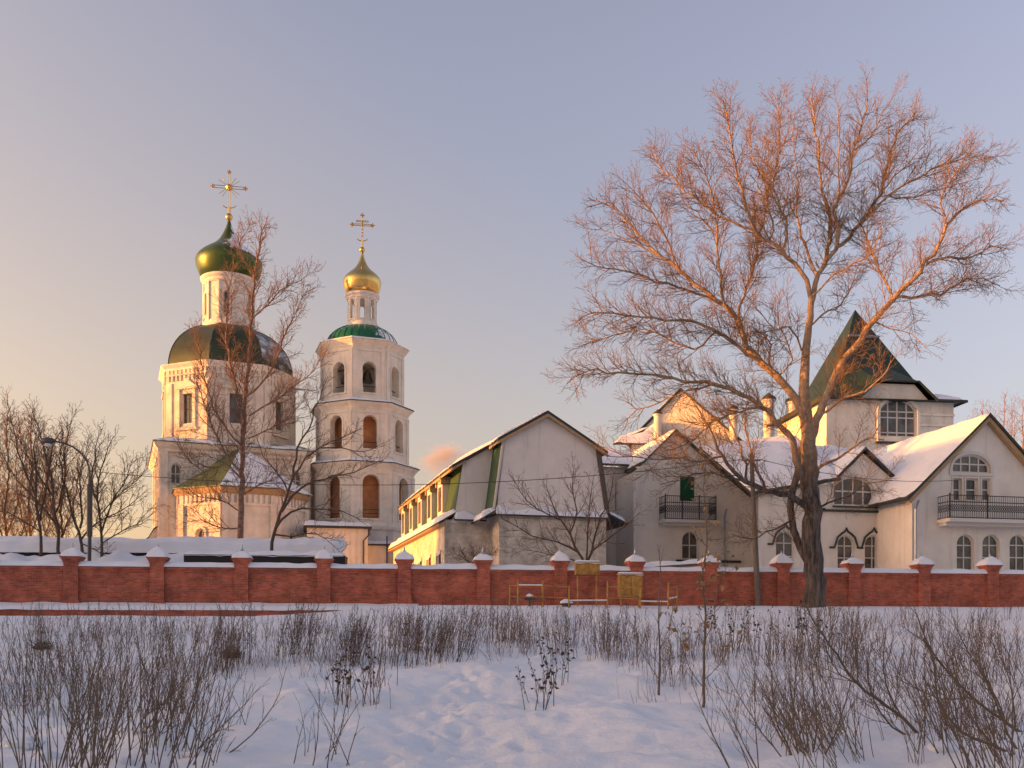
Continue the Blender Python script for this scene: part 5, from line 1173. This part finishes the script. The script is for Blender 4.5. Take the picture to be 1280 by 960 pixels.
simple_tree('bare_tree', [([(103, 692), (100, 665), (90, 640), (82, 610), (75, 575), (78, 545)], .12, .02), ([(100, 660), (103, 625), (100, 590), (110, 560)], .09, .015), ([(101, 675), (120, 655), (150, 640), (178, 618)], .08, .015), ([(104, 680), (125, 690), (140, 700)], .05, .02)], 55.5,
    'bare tree with spreading stems just left of the street lamp post', 'bark_dark', 'twig_dark', spec(2.0, .9, .42, .22, .15, lift=.25), 33, 'bare trees by the street lamp')
simple_tree('bare_tree', [([(127, 700), (127, 670), (124, 640), (122, 610), (130, 575), (142, 545)], .11, .02), ([(127, 665), (140, 630), (155, 605), (165, 575)], .08, .015), ([(125, 640), (115, 600), (120, 560), (128, 535)], .07, .015), ([(127, 680), (150, 665), (170, 655), (190, 635)], .06, .015), ([(124, 645), (145, 620), (172, 600), (185, 585)], .05, .012)], 55,
    'bare tree with fanned branches between the street lamp and the church', 'bark_dark', 'twig_dark', spec(2.0, .9, .42, .22, .15, lift=.2), 34, 'bare trees by the street lamp')
for i, (px, py, Z, sd_, lb) in enumerate(((8, 500, 88, 1, 'tall sunlit tree far behind the shed at the left photo edge'), (38, 515, 95, 2, 'sunlit far tree behind the shed, second from the left edge'), (78, 540, 92, 3, 'sunlit far tree behind the shed, third from the left edge'), (-25, 505, 90, 4, 'far tree half outside the left photo edge'))):
    simple_tree('far_tree', [([(px, 775), (px+2, 700), (px-2, 640), (px+3, 590), (px, 550), (px+2, py)], .2, .03), ([(px, 690), (px-12, 640), (px-18, 590), (px-14, py+20)], .11, .02), ([(px, 670), (px+14, 630), (px+20, 590), (px+16, py+25)], .11, .02), ([(px, 700), (px+22, 660), (px+30, 620)], .09, .02), ([(px, 700), (px-22, 665), (px-30, 620)], .09, .02)], Z, lb, 'bark_dark', 'birch_twig', spec(3.2, 1.3, .5, .3, .1, lift=.2, tw=.011, l3=.5), 40+sd_, 'far trees behind the shed')
for i, (px, py, Z, sd_, lb) in enumerate(((1228, 500, 125, 1, 'pale far tree just right of the gabled wing roof peak'), (1255, 492, 130, 2, 'pale far tree rising behind the right gable'), (1278, 500, 120, 3, 'pale far tree at the right photo edge'))):
    simple_tree('far_tree', [([(px, 775), (px, 650), (px+2, 580), (px, 540), (px+1, py)], .22, .03), ([(px, 620), (px-8, 570), (px-10, py+20)], .11, .02), ([(px, 600), (px+9, 560), (px+10, py+15)], .11, .02)], Z, lb, 'bark_birch', 'twig', spec(2.8, 1.2, .7, .35, .45, lift=.15, tw=.012, l3=.5), 60+sd_, 'far trees behind the convent')
# apple-like bush before the mansard house
simple_tree('garden_tree', [([(728, 712), (722, 685), (712, 668), (700, 650), (690, 630), (682, 605)], .11, .02), ([(730, 712), (738, 690), (745, 668), (752, 645), (762, 620), (768, 590)], .10, .02), ([(722, 690), (695, 678), (665, 670), (640, 655), (622, 640)], .08, .015), ([(712, 668), (720, 640), (715, 610), (718, 580)], .07, .015), ([(738, 690), (765, 670), (785, 655), (800, 640)], .06, .015), ([(700, 650), (670, 635), (650, 615), (640, 595)], .06, .015), ([(733, 700), (735, 665), (738, 625), (742, 595)], .07, .015), ([(728, 705), (700, 695), (670, 690), (640, 685)], .05, .012)], 53.5,
    'low dark spreading bare tree before the blank gable wall', 'bark_dark', 'twig_dark', spec(1.6, .6, .42, .24, .15), 71)
simple_tree('garden_shrub', [([(590, 716), (585, 702), (575, 694), (562, 690)], .04, .012), ([(590, 716), (598, 704), (605, 698), (618, 690)], .04, .012), ([(590, 716), (590, 704), (593, 695), (590, 684)], .04, .012)], 53.2, 'small dark bare shrub peeping over the wall below the mansard house', 'bark_dark', 'twig_dark', spec(.9, .4, .2, .14, .1), 72, cat='shrub')

# ------------------------------------------------------------------ undergrowth in the snow
def plant(name, base, T, m, lab, cat, group=None, extra=None):
    """one plant as one mesh (or, with extra leaves, stems and leaves as parts)"""
    if extra is None:
        o = batch_mesh(name, [t for l in T for t in T[l]], M[m], None, base, lambda r: 6 if r > .02 else 4 if r > .006 else 3)
        return tag(o, lab, cat, group)
    root = empty(name, base, lab, cat, group)
    batch_mesh('stems', [t for l in T for t in T[l]], M[m], root, base, lambda r: 6 if r > .02 else 4 if r > .006 else 3)
    b = MB(); rng, lm, frac, size = extra
    for l in T:
        if l == 0 and len(T) > 1: continue
        for pts, rad in T[l]:
            if rng.random() > frac: continue
            p = pts[-1]; a = Vector((rng.gauss(0, 1), rng.gauss(0, 1), rng.gauss(0, .7)-.6)).normalized(); c = a.cross(Vector((rng.gauss(0, 1), rng.gauss(0, 1), rng.gauss(0, 1)))).normalized(); s_ = size*rng.uniform(.6, 1.3); nn = a.cross(c)*s_*.25
            b.add([p, p+a*s_*.5+c*s_*.32+nn, p+a*s_, p+a*s_*.5-c*s_*.32+nn], [(0, 1, 2), (0, 2, 3)])
    build('leaves', b, M[lm], root)
    return root
def copies(proto, spots, label=None):
    """proto is moved to the first spot, copied (with its parts) to the others"""
    for i, (x, y, sc, rz) in enumerate(spots):
        o = proto
        if i:
            o = proto.copy(); COL.objects.link(o)
            for chd in list(proto.children):
                c = chd.copy(); COL.objects.link(c); c.parent = o
        o.location = (x, y, gz(x, y)-.03); o.rotation_euler = (0, 0, rz); o.scale = (sc, sc, sc*random.uniform(.85, 1.15))
def weed_T(rng, n, h, spread, lean, side=True, r=.007, seeds=True):
    T = {}
    for i in range(n):
        p = Vector((rng.gauss(0, spread), rng.gauss(0, spread), -.05)); d = Vector((rng.gauss(lean, .14), rng.gauss(0, .14), 1))
        L = h*rng.uniform(.55, 1.1)
        pts = curve(rng, p, d, L, 6, .0, .05)
        S = []
        if side: S = [dict(st=.42, sp=.10, ang=(20, 45), lift=.1, len=.24, tl=.5, r=.0055, r1=.004, n=3, up=.1, wob=.1)]
        if seeds: S.append(dict(st=.25, sp=.045, ang=(20, 60), len=.05, tl=.1, r=.006, r1=.003, n=2, up=.05, wob=.1))
        grow(rng, T, pts, [r*(1-.55*k/5) for k in range(6)], 0, S)
    return T
rng = random.Random(5)
# broom-like weed clumps along the top of the slope: (px range, py of the foot range, how many)
WEEDS = 'dry brown weed clump standing in the snow below the brick wall'
protos = [plant('weed_clump', (0, 0, 0), weed_T(random.Random(100+i), 14 if i < 3 else 9, (1.55, 1.3, 1.7, 1.1, .9)[i], (.22, .30, .16, .2, .18)[i], (.12, .0, .2, -.1, .05)[i]), ('weed', 'weed_rust', 'weed', 'weed_light', 'weed_rust')[i], WEEDS, 'weeds', 'dry weed clumps on the snowy slope') for i in range(5)]
def ground_hit(px, py):                        # the ground point seen at a pixel
    lo_, hi_ = 9.0, 49.0
    prev = None
    Z = lo_
    while Z < hi_:
        p = at(px, py, Z)
        if p.z <= gz(p.x, p.y): return p.x, p.y
        Z += .25
    p = at(px, py, hi_); return p.x, p.y
spots = {i: [] for i in range(5)}
bands = [(425, 470, 815, 835, 8, (0, 2)), (500, 600, 808, 834, 16, (0, 2, 1)), (600, 660, 800, 828, 8, (0, 1)), (640, 720, 790, 826, 9, (1, 3)), (735, 800, 800, 842, 10, (0, 1, 3)), (800, 900, 800, 860, 9, (1, 3)),
         (255, 330, 815, 850, 9, (1, 0)), (340, 400, 805, 832, 8, (0, 2)), (0, 260, 790, 850, 15, (1, 3, 4)), (900, 1000, 800, 835, 10, (3, 4, 1)), (1000, 1280, 790, 850, 28, (1, 3, 0, 4)), (420, 640, 775, 800, 8, (3, 4)), (880, 1280, 768, 790, 14, (3, 4)), (0, 420, 778, 800, 12, (4, 3)), (400, 500, 860, 890, 3, (4,)), (720, 760, 770, 790, 3, (4, 3))]
for x0, x1, y0, y1, n, kinds in bands:
    for _ in range(n):
        x, y = ground_hit(rng.uniform(x0, x1), rng.uniform(y0, y1)); k = rng.choice(kinds)
        spots[k].append((x, y, rng.uniform(.75, 1.15), rng.uniform(-.5, .5)))
for k in range(5): copies(protos[k], spots[k])
print('weeds', sum(len(v) for v in spots.values()))
# leafy dark weeds with curled leaves
lp_ = []
for i, (px, py, h, lb) in enumerate(((683, 888, .75, 'low dark weed with curled leaves alone in the open snow, nearer of the pair'), (692, 862, .95, 'taller dark weed with curled leaves just behind its lower neighbour in the open snow'), (424, 880, .75, 'small dark leafy weed on the left of the open snow'), (446, 884, .95, 'thin stalked leafy weed right beside the small dark one'))):
    x, y = ground_hit(px, py); r_ = random.Random(200+i); T = weed_T(r_, 9, h*1.25, .2, .02, True, .009, False)
    o = plant('leafy_weed', (0, 0, 0), T, 'weed', lb, 'weed', None, (r_, 'leaf_dry', .75, .10)); o.location = (x, y, gz(x, y)-.03)
for i, (px, py, n) in enumerate(((905, 812, 5), (1000, 812, 4))):
    for j in range(n):
        x, y = ground_hit(px+j*14-20+rng.uniform(-4, 4), py+rng.uniform(-8, 8)); r_ = random.Random(300+i*10+j)
        T = weed_T(r_, 4, 1.5, .12, -.02, True, .008, False)
        o = plant('leafy_weed', (0, 0, 0), T, 'weed', 'dark leafy weed standing in the row behind the two saplings', 'weed', 'leafy weeds behind the saplings', (r_, 'leaf_dry', .6, .11)); o.location = (x, y, gz(x, y)-.03)
# dead grass tufts
for px, py, lb in ((288, 822, 'brown tuft of dead grass under the left weeds, in open snow'), (52, 812, 'brown tuft of dead grass among the shoots at the left edge')):
    x, y = ground_hit(px, py); r_ = random.Random(px); b = MB()
    for i in range(220):
        a = r_.uniform(0, 6.28); d = Vector((math.cos(a)*.9+.25, math.sin(a)*.9, r_.uniform(.1, 1.0))).normalized(); p = Vector((r_.gauss(0, .10), r_.gauss(0, .10), -.02)); L = r_.uniform(.25, .6); t = d.cross(UP).normalized()*.009
        q = p+d*L*.6; e = p+d*L+Vector((0, 0, -.12*L)); b.add([p-t, p+t, q+t, e, q-t], [(0, 1, 2, 4), (4, 2, 3)])
    o = build('grass_tuft', b, M['leaf_dry'], None, base=(0, 0, 0)); o.location = (x, y, gz(x, y)); tag(o, lb, 'grass')

# willow shoots in the left foreground
def shoot_T(rng, n, h, lean, spread=.30, r=.0095, tw=.42):
    T = {}
    for i in range(n):
        p = Vector((rng.gauss(0, spread), rng.gauss(0, spread), -.05)); d = Vector((rng.gauss(lean, .20), rng.gauss(0, .15), 1)); L = h*rng.uniform(.5, 1.1)
        pts = curve(rng, p, d, L, 9, .02, .045)
        S = [dict(st=.3, sp=.26, ang=(18, 40), lift=.1, len=tw, tl=.4, r=.0055, r1=.003, n=5, up=.05, wob=.08), dict(st=.2, sp=.2, ang=(20, 45), len=.10, tl=.3, r=.003, r1=.002, n=3, up=.05, wob=.1)]
        grow(rng, T, pts, [r*rng.uniform(.8, 1.1)*(1-.65*k/8) for k in range(9)], 0, S)
    return T
# fine tangled dry grass that nobody could count
def grass(name, regions, m, lab, seed):
    rng = random.Random(seed); tb = []
    for x0, x1, y0, y1, n, h in regions:
        for _ in range(n):
            cx, cy = ground_hit(rng.uniform(x0, x1), rng.uniform(y0, y1)); ln_ = rng.gauss(.05, .22)
            for _ in range(rng.randint(4, 10)):
                x, y = cx+rng.gauss(0, .16), cy+rng.gauss(0, .16)
                pts = curve(rng, Vector((x, y, gz(x, y)-.03)), Vector((ln_+rng.gauss(0, .25), rng.gauss(0, .2), 1)), h*rng.uniform(.35, 1.1), 5, -.03, .09)
                r = rng.uniform(.0028, .0048); tb.append((pts, [r, r*.9, r*.8, r*.65, r*.4]))
    o = batch_mesh(name, tb, M[m], None, (0, 30, 0), lambda r: 3); return tag(o, lab, 'grass', None, 'stuff')
grass('dry_grass', [(0, 260, 780, 900, 130, .7), (900, 1280, 775, 930, 170, .75), (400, 900, 775, 830, 130, .8), (260, 420, 790, 850, 50, .7), (780, 900, 820, 880, 18, .6)], 'weed_rust', 'fine dry grass and stalks sticking through the snow', 77)
SH = 'spray of thin upright brown shoots in the left foreground snow'
sp_ = [plant('shoot_clump', (0, 0, 0), shoot_T(random.Random(400+i), (7, 8, 6, 7)[i], (2.0, 1.6, 2.3, 1.4)[i], (.05, .18, -.05, .3)[i]), 'shoot', SH, 'shoots', 'thin brown shoots in the left foreground') for i in range(4)]
ss = {i: [] for i in range(4)}
for x0, x1, y0, y1, n, ks in ((-20, 120, 840, 1000, 18, (0, 1, 2, 3)), (90, 240, 840, 970, 12, (0, 2, 1, 3)), (-20, 230, 825, 880, 8, (0, 2)), (150, 300, 880, 970, 8, (3, 1)), (300, 420, 940, 990, 2, (3,))):
    for _ in range(n):
        x, y = ground_hit(rng.uniform(x0, x1), rng.uniform(y0, y1)); ss[rng.choice(ks)].append((x, y, rng.uniform(.65, 1.0), rng.uniform(-.6, .6)))
for i in range(4): copies(sp_[i], ss[i])
def traced(name, stems, Z, lab, m, S, seed, leaves=None, cat='shrub', group=None, drift=.25):
    rng = random.Random(seed); T = {}; base = at(*stems[0][0][0], Z)
    for px, r0, r1 in stems:
        acc = Z; pts = []; prev = None; dr = rng.uniform(-drift, drift)
        for x_, y_ in px:
            q = at(x_, y_, Z); acc += dr*(q-prev).length if prev is not None else 0; prev = q; pts.append(at(x_, y_, acc)-base)
        n = len(pts); pl, rl = smooth_line(pts, [r0+(r1-r0)*k/(n-1) for k in range(n)], .18)
        for k in range(1, len(pl)-1): pl[k] = pl[k]+Vector((rng.gauss(0, .006), rng.gauss(0, .01), rng.gauss(0, .006)))
        grow(rng, T, pl, rl, 0, S)
    o = plant(name, (0, 0, 0), T, m, lab, cat, group, (rng, *leaves) if leaves else None)
    o.location = (base.x, base.y, gz(base.x, base.y)-.05 if gz(base.x, base.y) < base.z-.02 else base.z)
    return o
def sspec(l1=.8, sp=.16, l2=.25, sp2=.1, ang=(18, 42), up=.03, lift=.08, st=.12): 
    return [dict(st=st, sp=sp, ang=ang, lift=lift, len=l1, tl=.4, r=.007, r1=.0028, n=6, up=up, wob=.08), dict(st=.15, sp=sp2, ang=(20, 45), len=l2, tl=.4, r=.004, r1=.0022, n=4, up=up, wob=.1)]
def zf(x, y): return (x/2.977, 760+y/2.977)
traced('arching_shrub', [([zf(690, 640), zf(760, 540), zf(830, 410), zf(870, 300), zf(890, 250)], .010, .003), ([zf(690, 640), zf(880, 520), zf(980, 420), zf(1040, 320), zf(1065, 220)], .010, .003), ([zf(600, 640), zf(700, 560), zf(790, 470), zf(900, 370), zf(970, 290)], .012, .003), ([zf(720, 640), zf(790, 530), zf(850, 380)], .009, .003)], 12.2, 'loose arching bare shrub left of centre at the bottom edge', 'shoot', sspec(.5, .22, .2, .15), 501)
traced('arching_shrub', [([zf(520, 600), zf(540, 470), zf(590, 380), zf(680, 270), zf(740, 200)], .014, .003), ([zf(480, 610), zf(560, 520), zf(640, 400), zf(680, 250), zf(740, 60)], .012, .003), ([zf(450, 600), zf(520, 430), zf(600, 360), zf(740, 230)], .012, .003), ([zf(470, 560), zf(420, 400), zf(400, 280), zf(410, 120)], .010, .003)], 13.0, 'leaning bare shrub whose branches cross among the left shoots', 'shoot', sspec(.45, .2, .18, .14), 502)
def zr(x, y): return (820+x/2.783, 740+y/2.783)
traced('leaning_shrub', [([zr(930, 520), zr(860, 440), zr(700, 320), zr(630, 220), zr(560, 120), zr(515, 35)], .030, .008), ([zr(930, 520), zr(820, 470), zr(760, 380), zr(735, 290), zr(740, 180)], .018, .005), ([zr(860, 440), zr(800, 330), zr(790, 220), zr(800, 110)], .014, .004), ([zr(700, 320), zr(640, 290), zr(590, 200), zr(580, 110)], .012, .004), ([zr(700, 320), zr(700, 220), zr(680, 130), zr(690, 60)], .012, .004), ([zr(940, 530), zr(700, 570), zr(620, 500), zr(560, 440)], .012, .004)], 14.5, 'large bare shrub leaning left from the lower right corner, nearest the poplar', 'shoot', sspec(.75, .13, .28, .09), 511)
traced('leaning_shrub', [([zr(1285, 455), zr(1200, 400), zr(1100, 325), zr(1020, 240), zr(960, 160), zr(905, 30)], .030, .008), ([zr(1200, 400), zr(1170, 310), zr(1120, 220), zr(1060, 120), zr(1030, 40)], .016, .004), ([zr(1100, 325), zr(1000, 330), zr(900, 290), zr(820, 210)], .012, .004), ([zr(1250, 430), zr(1240, 330), zr(1220, 230), zr(1160, 120)], .015, .004), ([zr(1020, 240), zr(1000, 150), zr(990, 80)], .010, .003)], 15.2, 'large bare shrub leaning in from the right edge of the foreground', 'shoot', sspec(.75, .13, .28, .09), 512)
traced('leaning_shrub', [([zr(1285, 580), zr(1180, 540), zr(1060, 480), zr(980, 380), zr(970, 260), zr(930, 160)], .026, .006), ([zr(1180, 540), zr(1100, 440), zr(1050, 330), zr(1020, 200)], .014, .004), ([zr(1285, 590), zr(1220, 480), zr(1190, 380), zr(1130, 260), zr(1110, 130)], .018, .005), ([zr(1060, 480), zr(1060, 390), zr(1040, 300), zr(1055, 200)], .010, .003)], 12.6, 'dark bare shrub lowest in the bottom right corner', 'shoot', sspec(.6, .13, .25, .09), 513)
traced('leaning_shrub', [([zr(500, 620), zr(450, 520), zr(410, 420), zr(400, 280), zr(380, 200)], .014, .004), ([zr(510, 620), zr(480, 480), zr(480, 340), zr(500, 210)], .014, .004), ([zr(530, 620), zr(560, 470), zr(545, 330), zr(540, 200)], .013, .004), ([zr(460, 600), zr(370, 490), zr(300, 380), zr(230, 260)], .010, .003), ([zr(560, 620), zr(620, 500), zr(660, 380), zr(700, 240)], .012, .004)], 12.4, 'many stemmed bare bush at the bottom edge right of the sapling', 'shoot', sspec(.5, .13, .22, .1), 514)
SB = 'upright brown twiggy bush among the leaning shrubs at right'
bp = [plant('twiggy_bush', (0, 0, 0), shoot_T(random.Random(600+i), 7, (1.7, 1.4, 2.0)[i], (-.25, -.1, -.4)[i], .16, .009, .5), 'shoot' if i else 'weed_light', SB, 'bush', 'twiggy bushes in the right foreground') for i in range(3)]
bs = {i: [] for i in range(3)}
for x0, x1, y0, y1, n in ((960, 1290, 860, 960, 18), (1020, 1290, 830, 870, 12), (930, 1100, 900, 990, 6), (1150, 1300, 940, 1020, 6)):
    for _ in range(n):
        x, y = ground_hit(rng.uniform(x0, x1), rng.uniform(y0, y1)); bs[rng.randrange(3)].append((x, y, rng.uniform(.6, 1.0), rng.uniform(-.5, .5)))
for i in range(3): copies(bp[i], bs[i])
# saplings
traced('sapling', [([(881, 922), (879, 890), (880, 850), (880, 810), (882, 770), (878, 720), (884, 670), (880, 610), (886, 560)], .032, .006), ([(880, 860), (862, 835), (850, 800), (838, 770)], .010, .003), ([(881, 800), (893, 770), (898, 735), (912, 700)], .009, .003), ([(880, 850), (900, 830), (912, 805)], .008, .003)], 17.5, 'slim sapling with tan dead leaves standing before the wall', 'weed_light', sspec(.5, .13, .2, .12, st=.3, ang=(25, 55)), 521, ('leaf_tan', .75, .12), 'sapling', drift=.05)
traced('sapling', [([(824, 878), (824, 850), (825, 810), (823, 770), (826, 725), (822, 680)], .030, .006), ([(824, 850), (805, 820), (795, 790), (780, 765)], .010, .003), ([(825, 810), (836, 785), (842, 750), (850, 715)], .009, .003)], 20.5, 'slim leafless sapling left of the leafy one in the middle foreground', 'shoot', sspec(.6, .24, .22, .16, st=.2, ang=(20, 45)), 522, None, 'sapling', drift=.05)
traced('sapling', [([(944, 905), (945, 880), (943, 850), (946, 820)], .016, .005), ([(944, 890), (935, 860), (925, 830)], .008, .003)], 18.5, 'short thin sapling right of the leafy one', 'shoot', sspec(.4, .2, .16, .14), 523, None, 'sapling', drift=.05)
# snow lumps caught at the feet of the shrubs
lumps = [(30, 935, .30, 12.2), (55, 950, .22, 12), (250, 945, .22, 12), (155, 955, .18, 12), (1265, 905, .22, 13.5), (1175, 938, .26, 12.8), (1240, 940, .20, 12.6)]
for i, (px, py, rr_, Z) in enumerate(lumps):
    x, y = ground_hit(px, py); b = MB(); c = Vector((0, 0, 0))
    rr_ *= .7; prof = [(rr_*1.2, -.05), (rr_*1.0, rr_*.16), (rr_*.75, rr_*.32), (rr_*.4, rr_*.42), (.02, rr_*.45)]; b.lathe(c, prof, 14)
    b.v = [tuple(Vector(p)*(1+.5*noise.noise(Vector((p[0]*9+i*5, p[1]*9, p[2]*9))))) for p in b.v]
    o = build('snow_clod', b, M['snow'], None, base=(0, 0, 0), smooth=True); o.location = (x, y, gz(x, y)); tag(o, 'rounded clod of snow caught among foreground stems', 'snow clod', 'snow clods among the foreground stems')

# ------------------------------------------------------------------ smoke beyond the mansard house
sm_ = bpy.data.materials.new('smoke'); sm_.use_nodes = True; n, l = sm_.node_tree.nodes, sm_.node_tree.links; n.clear()
out_ = n.new('ShaderNodeOutputMaterial'); pv = n.new('ShaderNodeVolumePrincipled'); pv.inputs['Color'].default_value = (.92, .78, .76, 1); pv.inputs['Anisotropy'].default_value = 0.0
tc = n.new('ShaderNodeTexCoord'); ln = n.new('ShaderNodeVectorMath'); ln.operation = 'LENGTH'; l.new(tc.outputs['Object'], ln.inputs[0])
ns = n.new('ShaderNodeTexNoise'); ns.inputs['Scale'].default_value = 1.9; ns.inputs['Detail'].default_value = 5; l.new(tc.outputs['Object'], ns.inputs['Vector'])
ma = n.new('ShaderNodeMath'); ma.operation = 'MULTIPLY_ADD'; ma.inputs[1].default_value = 2.2; l.new(ns.outputs[0], ma.inputs[0])
ng = n.new('ShaderNodeMath'); ng.operation = 'MULTIPLY_ADD'; ng.inputs[1].default_value = -1.25; ng.inputs[2].default_value = -.35; l.new(ln.outputs['Value'], ng.inputs[0]); l.new(ng.outputs[0], ma.inputs[2])
mr = n.new('ShaderNodeMapRange'); mr.inputs[1].default_value = 0.0; mr.inputs[2].default_value = .6; mr.inputs[3].default_value = 0; mr.inputs[4].default_value = .22; l.new(ma.outputs[0], mr.inputs[0])
l.new(mr.outputs[0], pv.inputs['Density']); l.new(pv.outputs[0], out_.inputs['Volume'])
b = MB(); b.lathe((0, 0), [(max(.02, math.sin(R(a))), -math.cos(R(a))) for a in range(0, 181, 15)], 20)
o = build('smoke', b, sm_, None, base=(0, 0, 0)); p = at(553, 572, 240); o.location = p; o.scale = (9.5, 7, 6.4); tag(o, 'small pink puff of smoke in the sky left of the mansard house', 'smoke', None, 'stuff')
